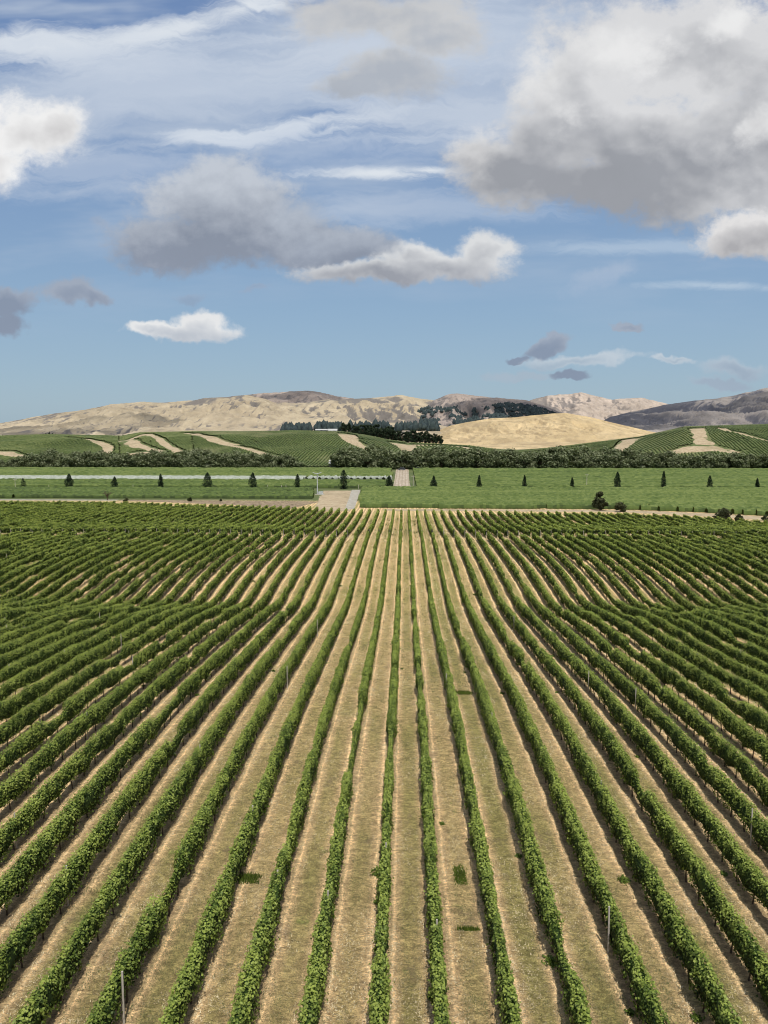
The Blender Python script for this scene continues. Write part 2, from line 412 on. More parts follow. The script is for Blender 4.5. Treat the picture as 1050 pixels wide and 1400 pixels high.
# ------------------------------------------------------------------ distant vine rows as hull ribbons (stuff)
def rows_block(name, region, spacing, mat, label, w=.9, h=1.7, seg=1.2, xr=(-500, 500), yr=(300, 500), along='Y', skew=0., amp=.5, gap=.004, toneb=.5):
    """region(X,Y)->bool; rows along Y (or X) as lumpy ridge ribbons draped on the terrain"""
    Vs, Fs, Ts = [], [], []; off = 0
    r = np.random.default_rng(abs(hash(name+label)) % 1000 if False else len(label)*7+int(xr[0])+1000)
    lo, hi = (xr if along == 'Y' else yr)
    for c in np.arange(math.ceil(lo/spacing)*spacing, hi, spacing):
        a, b = (yr if along == 'Y' else xr)
        s = np.arange(a, b, seg)
        if along == 'Y': X = np.full(s.shape, c)+X0+skew*(s-a); Y = s
        else: Y = np.full(s.shape, c)+skew*(s-a); X = s
        px = VPX+F*X/Y
        keep = (px > -90) & (px < 1140) & region(X, Y)
        if keep.sum() < 4: continue
        idx = np.nonzero(keep)[0]; idx = idx[clear(X[idx], Y[idx])]
        idx = idx[r.random(len(idx)) > gap]
        if len(idx) < 4: continue
        X = X[idx]; Y = Y[idx]; n = len(idx)
        Z = G(X, Y)
        nz = r.random((n, 4))
        hh = h*(1-amp*.5+amp*nz[:, 0]); ww = w*(.6+.8*nz[:, 1])
        dx, dy = (1, 0) if along == 'Y' else (0, 1)
        prof = [(-.5, .06), (-.42, .75), (.0, 1.), (.42, .75), (.5, .06)]
        ring = [np.stack([X+dx*(q*ww)+dx*(nz[:, 2]-.5)*.2, Y+dy*(q*ww)+(nz[:, 3]-.5)*.3, Z+hh*k], -1) for q, k in prof]
        V = np.stack(ring, 1).reshape(-1, 3)
        I = np.arange(n*5).reshape(n, 5)
        ad = np.nonzero(np.diff(idx) == 1)[0]
        f = np.concatenate([np.stack([I[ad, j], I[ad, j+1], I[ad+1, j+1], I[ad+1, j]], -1) for j in range(4)])
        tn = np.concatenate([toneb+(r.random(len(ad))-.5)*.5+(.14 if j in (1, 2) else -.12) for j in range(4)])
        Vs.append(V); Fs.append(f+off); Ts.append(tn); off += len(V)
    o = mesh_np(name, np.concatenate(Vs), np.concatenate(Fs), mat, tone=np.concatenate(Ts))
    tag(o, label, 'vineyard', kind='stuff'); print(name, off)
    return o
def beyond(X, Y): return (Y > np.interp(X, TRK[:, 0], TRK[:, 1])+6) & (X > -.066*Y)
rows_block('distant_vineyard', beyond, 2.3, M['far_vine'],
           'green vineyard block right of the gravel road in front of the conical trees', w=2.1, h=1.8, seg=1.1, xr=(-30, 235), yr=(222, 350), along='X', amp=.35, toneb=.6)
rows_block('distant_vineyard', lambda X, Y: (X < -.118*Y), 2.5, M['far_vine'],
           'darker green vineyard block left of the dry yard and in front of the frost fan', w=2.2, h=1.5, seg=1.1, xr=(-240, -20), yr=(303, 349), gap=.004, toneb=.34, amp=.3, along='X')
rows_block('distant_vineyard', lambda X, Y: X > 4, 2.6, M['far_vine'],
           'wide green vineyard block right of the rutted lane behind the conical trees', w=2.4, h=1.8, seg=1.7, xr=(4, 330), yr=(360, 532), along='X', amp=.35, toneb=.52)
rows_block('distant_vineyard', lambda X, Y: X < -5, 2.6, M['far_vine'],
           'green vineyard block between the conical trees and the pale netting', w=2.3, h=1.7, seg=1.5, xr=(-270, -5), yr=(360, 404), along='X', amp=.35, toneb=.45)
rows_block('distant_vineyard', lambda X, Y: X < -5, 2.6, M['far_vine'],
           'green vineyard block beyond the pale netting in front of the tree belt', w=2.4, h=1.8, seg=1.7, xr=(-330, -5), yr=(428, 535), along='X', amp=.35, toneb=.6)
rows_block('vine_netting', lambda X, Y: X < -53, 2.5, M['net'],
           'long pale strip of netted vine rows crossing the left of the plain', w=2.3, h=2.4, seg=1.5, xr=(-330, -40), yr=(408, 424), along='X', amp=.12, gap=0)
rows_block('vine_netting', lambda X, Y: (X > -53) & (X < -7), 3.4, M['net'],
           'pale netted rows seen end on with dark gaps, left of the rutted lane', w=1.7, h=2.5, seg=1.5, xr=(-56, -5), yr=(408, 426), amp=.2, gap=0, skew=.25)
hillr = lambda a, b: (lambda X, Y: (VPX+F*X/Y > a) & (VPX+F*X/Y < b) & (G(X, Y) > PLAIN+.6))
rows_block('hill_vineyard', hillr(-90, 160), 2.6, M['hill_vine'], 'vineyard on the green hillside at the far left below the tan range', w=1.6, h=1.15, seg=2.2, amp=.22, xr=(-520, -150), yr=(560, 812), skew=.12, toneb=.5)
rows_block('hill_vineyard', hillr(160, 262), 2.6, M['hill_vine'], 'vineyard on the hillside between the forked tan track and the long diagonal track', w=1.6, h=1.15, seg=2.2, amp=.22, xr=(-420, -120), yr=(560, 812), skew=.12, toneb=.55)
rows_block('hill_vineyard', hillr(262, 555), 2.6, M['hill_vine'], 'dark vineyard on the broad hill below the pine wood', w=1.6, h=1.15, seg=2.2, amp=.22, xr=(-260, 60), yr=(560, 812), skew=.12, toneb=.4)
rows_block('hill_vineyard', hillr(560, 846), 4.6, M['hill_vine'], 'pale striped vineyard on the low hill in front of the golden hill', w=1.6, h=1.2, seg=2.2, amp=.22, xr=(0, 300), yr=(560, 812), skew=-.15, toneb=.5)
rows_block('hill_vineyard', hillr(846, 958), 2.6, M['hill_vine'], 'vineyard on the right hill between the two wide tan tracks', w=1.6, h=1.15, seg=2.2, amp=.22, xr=(150, 400), yr=(560, 812), skew=.12, toneb=.6)
rows_block('hill_vineyard', hillr(958, 1140), 2.6, M['hill_vine'], 'vineyard on the rightmost hillside beside the widest tan track', w=1.6, h=1.15, seg=2.2, amp=.22, xr=(180, 560), yr=(560, 812), skew=.12, toneb=.4)

# ------------------------------------------------------------------ front vineyard: every row a thing
ORD = ['', 'first', 'second', 'third', 'fourth', 'fifth', 'sixth', 'seventh', 'eighth', 'ninth', 'tenth', 'eleventh', 'twelfth', 'thirteenth', 'fourteenth',
       'fifteenth', 'sixteenth', 'seventeenth', 'eighteenth', 'nineteenth', 'twentieth']
TENS = {20: 'twenty', 30: 'thirty', 40: 'forty', 50: 'fifty', 60: 'sixty'}
TENTH = {30: 'thirtieth', 40: 'fortieth', 50: 'fiftieth', 60: 'sixtieth'}
def ordn(n):
    if n <= 20: return ORD[n]
    return TENTH[n] if n % 10 == 0 else TENS[n//10*10]+'-'+ORD[n % 10]
ROWFIX = {1: -.22, 2: -.15, 3: -.13, -3: .12}
HEAD = 174.0
# tall posts of the photo: pixel of their foot
def post_spots():
    S = {}
    for px, py in ((842, 1298), (150, 1392), (1036, 1152), (878, 972), (432, 868), (600, 950), (373, 938), (160, 890), (700, 862), (815, 946)):
        u, v = ray(px, py)
        Y = np.linspace(15, 200, 3000); k = np.nonzero(CAMZ+v*Y <= G(u*Y, Y)+.2)[0][0]; X = u*Y[k]
        S.setdefault(int(round((X-X0)/ROW)), []).append(float(Y[k]))
    return S
SPOTS = post_spots()
ndbg = 0
def vine_row(k, y0, y1, block):
    global ndbg
    xk = X0+k*ROW+ROWFIX.get(k, 0); r = np.random.default_rng(1000+k*3+(500 if block == 'far' else 0))
    root = empty('vine_row', (xk, y0, float(G(xk, y0))))
    side = 'left' if k < 0 else 'right'; n = abs(k)
    if block == 'near':
        lab = 'leafy vine row running up the middle from the bottom centre' if k == 0 else \
              f'leafy vine row in the near block, {ordn(n)} {side} of the centre'
    else:
        lab = 'short vine row beyond the tan cross path, in line with the central row' if k == 0 else \
              f'short vine row beyond the cross path, {ordn(n)} row {side} of the central one'
    tag(root, lab, 'vine row', 'vine rows of the front vineyard, '+block+' block')
    def wander(Y): return xk+(NB.fbm(Y/14+k*7.3, np.zeros_like(Y)+k*1.7, 3)-.5)*.09
    # canopy envelope
    def env(Y):
        a = NA.fbm(Y/1.15+k*13.1, np.zeros_like(Y)+k*3.3, 3); b = NC.fbm(Y/2.4+k*5.7, np.zeros_like(Y)+k*2.1+40, 3)
        c = NB.fbm(Y/9+k*3.1, np.zeros_like(Y)+k*9.9+11, 2)
        w = .275+.32*(a-.5)+.12*(c-.5)-.03*sm(60, 140, Y)*(abs(k) < 14)          # half width
        top = 1.9+.42*(b-.5)+.2*(c-.5)
        bot = .32+.85*(NA.fbm(Y/1.3+k*2.2+77, np.zeros_like(Y)+k, 2)-.5)
        weak = sm(.76, .84, NC.v(Y/5.0+k*31.7, np.zeros_like(Y)+k*8.8))   # a missing or weak vine
        return w*(1-.45*weak), top-.5*weak, bot, weak
    loc = np.array([xk, y0, root.location.z])
    # leaves with size by distance from where the photographer stood
    YS = np.arange(y0, y1, 2.0)
    dist = np.hypot(YS, xk)
    sz = np.clip(.0015*dist, .095, .30)
    px = VPX+F*xk/np.maximum(YS, 1)
    infr = (px > -120) & (px < 1170)
    per = np.where(infr, 5.6/(sz**2*.62)*.58, 60)
    cnt = (per*2.0).astype(int); N = int(cnt.sum())
    Yl = np.repeat(YS, cnt)+r.random(N)*2.0; Yl = np.maximum(Yl, y0+(.5 if block == 'far' else 0)); Yl = np.minimum(Yl, y1); S = np.repeat(sz, cnt)
    w, top, bot, weak = env(Yl)
    kp = r.random(N) > weak*.6; Yl, S, w, top, bot = Yl[kp], S[kp], w[kp], top[kp], bot[kp]; N = len(Yl)
    th = r.random(N)*1.5*math.pi-.25*math.pi     # mostly top and sides
    rad = 1-.42*r.random(N)**1.6+ .16*r.random(N)**6
    # superellipse
    ct, st = np.cos(th), np.sin(th)
    ex_ = np.sign(ct)*np.abs(ct)**.75; ez = np.sign(st)*np.abs(st)**.75
    cz = (top+bot)/2; hz = (top-bot)/2
    lump = 1+.42*(NB.fbm(Yl/.42+k*4.4, th*1.5+50, 2)-.5)*2
    dx = ex_*w*rad*lump; dz = ez*hz*rad
    # fewer leaves low on the sides: shift sample up
    sh = (r.random(N) < .09); dz = np.where(sh & (st > .5), dz+r.random(N)**1.5*.34, dz); dx = np.where(sh & (st <= .5), dx*(1+r.random(N)*.6), dx)
    C = np.stack([wander(Yl)+dx, Yl, G(wander(Yl), Yl)+cz+dz], -1)
    nrm = np.stack([ct*1.0, (r.random(N)-.5)*1.1, st*.9+.35], -1)+(r.random((N, 3))-.5)*1.5
    nrm /= np.linalg.norm(nrm, axis=1)[:, None]
    a = np.cross(nrm, r.random((N, 3))-.5); a /= np.linalg.norm(a, axis=1)[:, None]+1e-9; b = np.cross(nrm, a)
    s = (S*(.7+.6*r.random(N)))[:, None]
    V = np.stack([C-a*s*.55, C+b*s*.46-a*s*.05+nrm*s*.10, C+a*s*.6, C-b*s*.46-a*s*.05+nrm*s*.10], 1).reshape(-1, 3)-loc
    tone = .36+.34*ez+.9*(rad-.8)+1.1*(lump-1)+(r.random(N)-.5)*.5+.35*(NC.fbm(Yl/3.2+k, np.zeros(N)+k*7, 2)-.5)  # young tops brighter; ambient shade painted into low, inner and hollow leaves
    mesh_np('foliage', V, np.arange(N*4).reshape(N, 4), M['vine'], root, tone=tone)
    ndbg += N
    # inner wood and leaves, shade painted in as a dark core colour
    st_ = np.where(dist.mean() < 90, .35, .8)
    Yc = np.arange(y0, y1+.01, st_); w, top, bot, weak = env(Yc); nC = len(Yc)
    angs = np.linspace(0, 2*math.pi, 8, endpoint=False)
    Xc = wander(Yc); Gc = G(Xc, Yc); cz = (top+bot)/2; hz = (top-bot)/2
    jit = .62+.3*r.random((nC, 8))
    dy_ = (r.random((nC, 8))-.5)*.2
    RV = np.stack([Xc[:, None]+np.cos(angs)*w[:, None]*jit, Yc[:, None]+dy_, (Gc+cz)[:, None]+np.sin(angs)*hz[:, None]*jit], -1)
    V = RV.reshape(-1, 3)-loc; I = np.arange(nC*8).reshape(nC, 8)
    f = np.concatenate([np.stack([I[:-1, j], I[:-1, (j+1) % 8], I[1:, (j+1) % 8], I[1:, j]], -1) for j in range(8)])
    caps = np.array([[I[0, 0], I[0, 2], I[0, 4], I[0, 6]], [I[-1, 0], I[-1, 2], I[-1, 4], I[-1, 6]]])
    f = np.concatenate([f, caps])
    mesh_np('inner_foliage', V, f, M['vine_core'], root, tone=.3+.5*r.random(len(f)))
    # trunks, one per vine
    yt = np.arange(y0+.6, y1-.3, 1.8)+r.random(len(np.arange(y0+.6, y1-.3, 1.8)))*.3
    xt = wander(yt)+(r.random(len(yt))-.5)*.08; gt = G(xt, yt); m = len(yt); lean = (r.random((m, 2))-.5)*.25
    ring = np.array([(1, 0), (0, 1), (-1, 0), (0, -1)])
    lv = []
    for q, (hh, rr) in enumerate(((-.05, .05), (.45, .035), (1.05, .03))):
        t_ = q/2
        cx_ = xt+lean[:, 0]*t_; cy_ = yt+lean[:, 1]*t_
        lv.append(np.stack([np.stack([cx_+rr*a_, cy_+rr*b_, gt+hh], -1) for a_, b_ in ring], 1))
    V = np.stack(lv, 1).reshape(-1, 3)-loc       # m,3,4,3
    I = np.arange(m*12).reshape(m, 3, 4)
    f = np.concatenate([np.stack([I[:, q, j], I[:, q, (j+1) % 4], I[:, q+1, (j+1) % 4], I[:, q+1, j]], -1) for q in (0, 1) for j in range(4)])
    o = mesh_np('vine_trunks', V, f, M['bark'], root); o['kind'] = 'stuff'
    # posts: end posts and those that show
    py = [(y0+.1, 1.75)] if block == 'far' else []
    py.append((y1-.1, 1.8))
    if block == 'near':
        for q in SPOTS.get(k, []): py.append((q, 2.1))
        if k not in SPOTS:
            q = y0+r.random()*30+20
            if q < 150: py.append((q, 1.98))
    for q, hgt in py:
        if block == 'far' and q < y0+1: q = y0; hgt = 1.85
        if not (-60 < VPX+F*xk/max(q, 1) < 1110) or q > y1 or q < y0: continue
        xq = xk+.03; gz = float(G(xq, q)); mb = MB(); ln = (random.random()-.5)*.06
        rp = .055 if block == 'far' else .045
        mb.tube([(0, 0, -.2), (ln*.5, 0, hgt*.5), (ln, .01, hgt)], [rp, rp*.95, rp*.9], 8)
        p = mb.build('post', M['post'], root); p.location = (xq-loc[0]-(.30 if hgt > 2.05 and xk > 0 else 0)+(.3 if hgt > 2.05 and xk < 0 else 0), q-loc[1], gz-loc[2])
for k in range(-60, 44):
    xk = X0+k*ROW
    # reach of the frame plus a margin
    ys0 = max(9., (abs(xk)-14)/.545 if xk < 0 else (abs(xk)-14)/.495)
    if ys0 < HEAD-6: vine_row(k, ys0, HEAD+(random.random()-.5)*.8, 'near')
    yf = float(yfar(xk))
    ys1 = max(HEAD+4.5, ys0)
    if ys1 < yf-8: vine_row(k, ys1, yf+(random.random()-.5), 'far')
print('leaves', ndbg)
# green weeds and the dark green mown rectangle in the alley
def grass_patch(name, px, py, wx, wy, n, label, h=.16, mat=None):
    u, v = ray(px, py); Y = np.linspace(15, 200, 3000); k = np.nonzero(CAMZ+v*Y <= G(u*Y, Y))[0][0]; c = (u*Y[k], Y[k])
    r = np.random.default_rng(int(px)); X = c[0]+(r.random(n)-.5+.12*r.normal(size=n))*wx; Yy = c[1]+(r.random(n)-.5+.12*r.normal(size=n))*wy
    base = np.stack([X, Yy, G(X, Yy)], -1); a = r.random(n)*6.28; d = np.stack([np.cos(a), np.sin(a), 0*a], -1)*.03
    tip = base+np.stack([(r.random(n)-.5)*.12, (r.random(n)-.5)*.12, h*(.5+r.random(n))], -1)
    V = np.stack([base-d, base+d, tip], 1).reshape(-1, 3)
    o = mesh_np(name, V, np.arange(n*3).reshape(n, 3), mat or M['vine'], tone=.2+.5*r.random(n)); tag(o, label, 'grass', kind='stuff')
grass_patch('green_grass', 629, 1197, .5, 1.3, 900, 'dark green rectangular patch of grass in the alley right of the centre', .10)
grass_patch('green_grass', 632, 948, 1.4, .8, 900, 'thin green grass line across the alley near the middle of the picture')
grass_patch('green_grass', 640, 1272, .8, .10, 260, 'short green shoot lying across the alley below the dark grass patch')
grass_patch('green_grass', 340, 1203, 1.0, .7, 600, 'green weed tuft in the alley left of the centre')

# weeds and fallen shoots spilling from the vine rows into the alleys
def weeds():
    r = np.random.default_rng(321); Vs = []; T = []
    for i in range(45):
        Y = 22+110*r.random()**1.2; k = int(round((r.random()-.5)*2*(Y*.5)/ROW)); sd = r.choice([-1, 1])
        x = X0+k*ROW+sd*(.34+.35*r.random()**2); big_ = .30+.65*r.random()**3; n = int(60+150*big_)
        P = np.stack([x+r.normal(size=n)*.20*big_, Y+r.normal(size=n)*.22*big_, np.zeros(n)], -1)
        P[:, 2] = G(P[:, 0], P[:, 1])+r.random(n)**2*.22*big_+.02
        nr = r.normal(size=(n, 3))*.7+np.array([0, 0, 1]); nr /= np.linalg.norm(nr, axis=1)[:, None]
        a = np.cross(nr, r.random((n, 3))-.5); a /= np.linalg.norm(a, axis=1)[:, None]; b = np.cross(nr, a); q = (.05+.04*r.random(n))[:, None]
        Vs.append(np.stack([P-a*q, P+b*q*.7, P+a*q, P-b*q*.7], 1).reshape(-1, 3)); T.append(.2+.45*r.random(n))
    V = np.concatenate(Vs); o = mesh_np('weeds', V, np.arange(len(V)).reshape(-1, 4), M['vine'], tone=np.concatenate(T))
    tag(o, 'small green weeds and fallen shoots at the feet of the vine rows', 'weeds', kind='stuff')
weeds()
# loose straw on the mown alleys
def straw():
    r = np.random.default_rng(99); n = 1150000
    Y = 9*np.exp(r.random(n)**.9*math.log(232/9.)); X = (r.random(n)-.5)*2*(Y*.56+4)
    u = ((X-X0)/ROW) % 1.; kp = (u > .12) & (u < .88); kp &= NA.fbm(X/.35, Y/.5, 3) > .12+r.random(n)*.62; X, Y = X[kp], Y[kp]; n = len(X)
    a = r.random(n)*6.28; L = np.maximum(.055, .0014*Y)*(.6+1.1*r.random(n)); wd = L*.2
    d = np.stack([np.cos(a), np.sin(a), .25+.9*r.random(n)**2], -1); sd = np.stack([-np.sin(a), np.cos(a), 0*a], -1)
    B = np.stack([X, Y, G(X, Y)+.02], -1)
    V = np.stack([B-sd*wd[:, None], B+sd*wd[:, None], B+d*L[:, None]], 1).reshape(-1, 3)
    g = NB.fbm(X/1.5, Y/3.5, 3); uu = ((X-X0)/ROW) % 1.
    trk = (.15+.5*NA.v(np.floor((X-X0)/ROW)*5.3, Y/30))*np.exp(-((uu-.195)/.03)**2)+(.15+.5*NB.v(np.floor((X-X0)/ROW)*3.3, Y/30))*np.exp(-((uu-.81)/.032)**2)-.10*np.exp(-((uu-.5)/.16)**2)-.14*(NA.v(X/40+9, np.floor((X-X0)/ROW)*3.7) > .5)*np.exp(-((uu-.5)/.2)**2)
    o = mesh_np('dry_grass', V, np.arange(n*3).reshape(n, 3), M['straw'], tone=np.clip(.5+trk-.06+(r.random(n)-.5)*1.1-2.4*np.clip(g-.48, -.12, 1), 0, 1))
    tag(o, 'pale dry straw lying over the mown alleys between the vine rows', 'dry grass', kind='stuff')
M['straw'] = material('straw', lambda t: t.ramp(t.attr('tone'), [(0, (.12, .13, .05)), (.3, (.31, .25, .14)), (.65, (.56, .46, .28)), (1, (.74, .64, .42))]), .8)
straw()

# ------------------------------------------------------------------ trees
def leaf_cloud(pts, size, r, mat, name, parent, tone, updir=.4, stretch=1.0):
    n = len(pts); nrm = (r.random((n, 3))-.5)*2+np.array([0, 0, updir]); nrm /= np.linalg.norm(nrm, axis=1)[:, None]
    a = np.cross(nrm, r.random((n, 3))-.5); a /= np.linalg.norm(a, axis=1)[:, None]+1e-9; b = np.cross(nrm, a)
    s = (size*(.6+.8*r.random(n)))[:, None]
    V = np.stack([pts-a*s*.6*stretch, pts+b*s*.45, pts+a*s*.6*stretch, pts-b*s*.45], 1).reshape(-1, 3)
    return mesh_np(name, V, np.arange(n*4).reshape(n, 4), mat, parent, tone=tone)
def ball(r, n):
    d = r.normal(size=(n, 3)); d /= np.linalg.norm(d, axis=1)[:, None]; return d
def tree_round(seed, H, Wd, mat, n=2600, leaf=.42, clumps=26, low=.08, bark=True, base=.12, name='tree', top=.0):
    r = np.random.default_rng(seed); root = empty(name, (0, 0, 0)); P = []; T = []
    for i in range(clumps):
        t = r.random(); a = r.random()*6.28; z = H*(low+(.86-low)*t)
        prof = math.sin(math.pi*min(1, .18+.80*t**(.85+top)))
        rr = Wd/2*prof*(.35+.6*r.random()); c = np.array([rr*math.cos(a), rr*math.sin(a), z])
        cr = Wd*(.13+.11*r.random()); m = n//clumps
        d = ball(r, m); q = c+d*cr*(r.random((m, 1))**.35)*np.array([1, 1, .85]); P.append(q)
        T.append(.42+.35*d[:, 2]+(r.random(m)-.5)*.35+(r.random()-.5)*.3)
    P = np.concatenate(P); T = np.concatenate(T); P[:, 2] = np.maximum(P[:, 2], .1)
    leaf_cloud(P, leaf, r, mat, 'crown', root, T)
    mb = MB(); mb.tube([(0, 0, -.3), (.1, 0, H*.25), (0, .1, H*.6)], [.04*H, .028*H, .012*H], 6)
    for i in range(5):
        a = i*1.3+r.random(); z0 = H*(.18+.06*i)
        mb.tube([(0, 0, z0), (Wd*.16*math.cos(a), Wd*.16*math.sin(a), z0+H*.12), (Wd*.3*math.cos(a), Wd*.3*math.sin(a), z0+H*.26)], [.016*H, .011*H, .004*H], 5)
    mb.build('trunk', M['bark'], root)
    return root
def tree_cone(seed, H, Wd, mat, n=2600, leaf=.26, name='conifer', dens=1., skirt=.06):
    r = np.random.default_rng(seed); root = empty(name, (0, 0, 0))
    t = r.random(int(n*dens))**1.25*.985; t = np.clip(t, 0, .995); m = len(t)
    nl = r.random(64)*.35+.8; ang = r.random(m)*6.28
    prof = np.where(t < .2, .68+.32*(t/.2), np.clip(1-((t-.2)/.8)**1.9, 0, 1)**.85)*.5*Wd
    lob = .72+.30*np.sin(ang*3+seed+t*9)*.5+.75*(NA.v(np.cos(ang)*1.6+seed, np.sin(ang)*1.6+t*8+seed)-.35)
    rr = prof*lob*(r.random(m)**.35)
    P = np.stack([rr*np.cos(ang), rr*np.sin(ang), H*(skirt+(1-skirt)*t)-rr*.18], -1)
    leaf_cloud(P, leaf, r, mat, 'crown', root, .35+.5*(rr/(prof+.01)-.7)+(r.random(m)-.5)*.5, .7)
    mb = MB(); mb.tube([(0, 0, -.2), (0, 0, H*.5), (.05, 0, H*.93)], [.022*H, .015*H, .004*H], 6); mb.build('trunk', M['bark'], root)
    return root
def copy_tree(o):
    c = o.copy(); col.objects.link(c)
    for ch in o.children:
        d = ch.copy(); col.objects.link(d); d.parent = c
    return c
def place(o, X, Y, s=(1, 1, 1), rz=0., sink=.05):
    o.location = (X, Y, float(G(X, Y))-sink); o.scale = s; o.rotation_euler = (0, 0, rz); return o

# single line of conical trees along the lane
CON = [(32, 15, 7), (95, 21, 14), (157, 17, 9), (220, 21, 8), (284, 23, 15), (346, 23, 13), (407, 21, 8), (470, 27, 14), (532, 19, 12), (593, 19, 10),
       (655, 20, 6.5), (717, 20, 6.5), (782, 17, 6), (844, 25, 10), (907, 26, 7), (970, 20, 7.5), (1035, 16, 5.5), (1097, 19, 7), (-30, 19, 8)]
MPP = 356/F
for i, (px, hp, wp) in enumerate(CON):
    H = hp*MPP; Wd = wp*MPP*1.12
    o = tree_cone(40+i, H, Wd, M['conifer'], n=1500 if wp > 9 else 1000, leaf=.34, name='conical_tree', dens=.5 if i == 0 else 1.2)
    x, y, z = at(px, 667, 356); place(o, x, 356, rz=0)
    if i == 0: lb = 'small sparse conical tree at the left end of the tree line'
    elif i == 1: lb = 'broad dark conical tree, second from the left in the tree line'
    elif i == 7: lb = 'tallest conical tree of the line, just behind the dry yard'
    elif i == 8: lb = 'conical tree standing at the left edge of the rutted lane'
    elif i == 9: lb = 'conical tree first to the right of the rutted lane'
    elif i < 8: lb = f'dark conical tree, {ORD[i+1]} from the left in the line along the field'
    elif i < 17: lb = f'slim conical tree, {ORD[i-8]} to the right of the rutted lane'
    elif i == 17: lb = 'conical tree past the right end of the tree line'
    else: lb = 'conical tree past the left end of the tree line'
    tag(o, lb, 'tree', 'conical trees lined along the field lane')

# belt of willows in front of the hills
protoW = [tree_round(70+i, 1., 1.25+.15*(i % 3), M['willow'], n=1500, leaf=.085, clumps=18, low=.10, name='belt_tree') for i in range(6)]
usedW = set()
def belt(px0, px1, Y, hp, step, lab, grp):
    px = px0
    while px < px1:
        i = random.randrange(6); o = protoW[i] if i not in usedW else copy_tree(protoW[i]); usedW.add(i)
        yy = Y+random.uniform(-7, 7); h = hp*random.uniform(.78, 1.15)*yy/F
        place(o, ray(px, 640)[0]*yy, yy, (h*random.uniform(.95, 1.3), h*1.1, h), random.random()*6.28)
        tag(o, lab, 'tree', grp)
        px += step*random.uniform(.7, 1.3)
belt(-60, 22, 548, 13, 9, 'dark bushy tree in the belt at the far left edge below the hill', 'belt trees at the far left edge')
belt(34, 408, 548, 20, 10.5, 'bushy grey-green tree in the left belt below the vineyard hills', 'belt trees left of the open green gap')
belt(70, 400, 556, 22, 16, 'bushy grey-green tree in the left belt below the vineyard hills', 'belt trees left of the open green gap')
belt(467, 700, 552, 24, 9, 'bushy grey-green tree in the middle belt where the rutted lane ends', 'belt trees around the end of the lane')
belt(480, 700, 562, 27, 14, 'bushy grey-green tree in the middle belt where the rutted lane ends', 'belt trees around the end of the lane')
belt(700, 1120, 552, 20, 9.5, 'bushy grey-green tree in the right belt below the tan tracks', 'belt trees at the right')
belt(700, 880, 562, 25, 15, 'bushy grey-green tree in the right belt below the tan tracks', 'belt trees at the right')
# pine wood on the knoll
protoP = [tree_round(90+i, 1., .62+.08*(i % 2), M['pine'], n=700, leaf=.085, clumps=14, low=.18, name='pine_tree', top=.1) for i in range(4)]
usedP = set()
def pines(spec, lab, grp):
    for px, ytop, ybase, Y in spec:
        i = random.randrange(4); o = protoP[i] if i not in usedP else copy_tree(protoP[i]); usedP.add(i)
        h = (ybase-ytop)*Y/F*random.uniform(.85, 1.08); x, _, z = at(px, ybase, Y)
        o.location = (x, Y, min(z, float(G(x, Y)))-.1); hh = CAMZ+(HOR-ytop)*Y/F-o.location.z; hh *= random.uniform(.8, 1.06)
        o.scale = (max(hh*.9, h)*random.uniform(.8, 1.15),)*2+(hh,); o.rotation_euler = (0, 0, random.random()*6)
        tag(o, lab, 'tree', grp)
sp = []
for px in np.arange(470, 560, 3.2): sp.append((px+random.uniform(-1.5, 1.5), np.interp(px, [468, 480, 530, 545, 560], [577, 578.5, 581, 586, 590]), np.interp(px, [470, 500, 560], [592, 597, 604]), 812+random.uniform(0, 34)))
pines(sp, 'tall dark pine in the wood on the tan knoll', 'pines of the knoll wood')
sp = []
for px in np.arange(478, 540, 5): sp.append((px, 586, np.interp(px, [470, 500, 560], [592, 597, 604]), 808+random.uniform(-4, 3)))
for px in np.arange(556, 607, 3.4): sp.append((px, np.interp(px, [556, 575, 606], [588, 587, 594]), np.interp(px, [556, 606], [603, 603]), 806+random.uniform(-5, 10)))
pines(sp, 'shorter dark pine at the right of the knoll wood', 'shorter pines of the knoll wood')
sp = [(px, y, 597, 810) for px, y in ((63, 591), (68, 590), (72, 592), (76, 592), (82, 593), (48, 594), (55, 595), (4, 594), (9, 594.5), (16, 594.5), (30, 594.8), (140, 594), (145, 593), (152, 594), (168, 593.5), (176, 593), (182, 593.5))]
pines(sp, 'small dark pine on the skyline of the left green hill', 'pines on the left skyline')

# lone trees at the right edge of the front vineyard
x, y = hit(820, 698, 180)
o = tree_round(301, 28*y/F, 21*y/F, M['bush'], n=2600, leaf=.42, clumps=24, low=.15, name='lone_tree'); place(o, x, y); tag(o, 'dark olive tree on the track at the right end of the front vineyard', 'tree')
x, y = hit(848, 700, 180)
o = tree_round(302, 14*y/F, 20*y/F, M['bush'], n=1300, leaf=.36, clumps=16, low=.05, name='round_bush'); place(o, x, y); tag(o, 'low brownish bush just right of the dark olive tree', 'bush')
x, y = hit(990, 713, 180)
o = tree_round(303, 18*y/F, 24*y/F, M['bush'], n=1900, leaf=.38, clumps=20, low=.08, name='round_bush'); place(o, x, y); tag(o, 'dark rounded bush on the track near the right edge of the picture', 'bush')
x, y = hit(1010, 713, 180)
o = tree_round(304, 11*y/F, 13*y/F, M['bush'], n=900, leaf=.34, clumps=12, low=.05, name='round_bush'); place(o, x, y); tag(o, 'small bush right beside the dark rounded bush', 'bush')
x, y = hit(1046, 712, 180)
o = tree_round(305, 9*y/F, 9*y/F, M['bush'], n=500, leaf=.34, clumps=8, low=.05, name='round_bush'); place(o, x, y); tag(o, 'small bush cut by the right edge of the picture', 'bush')
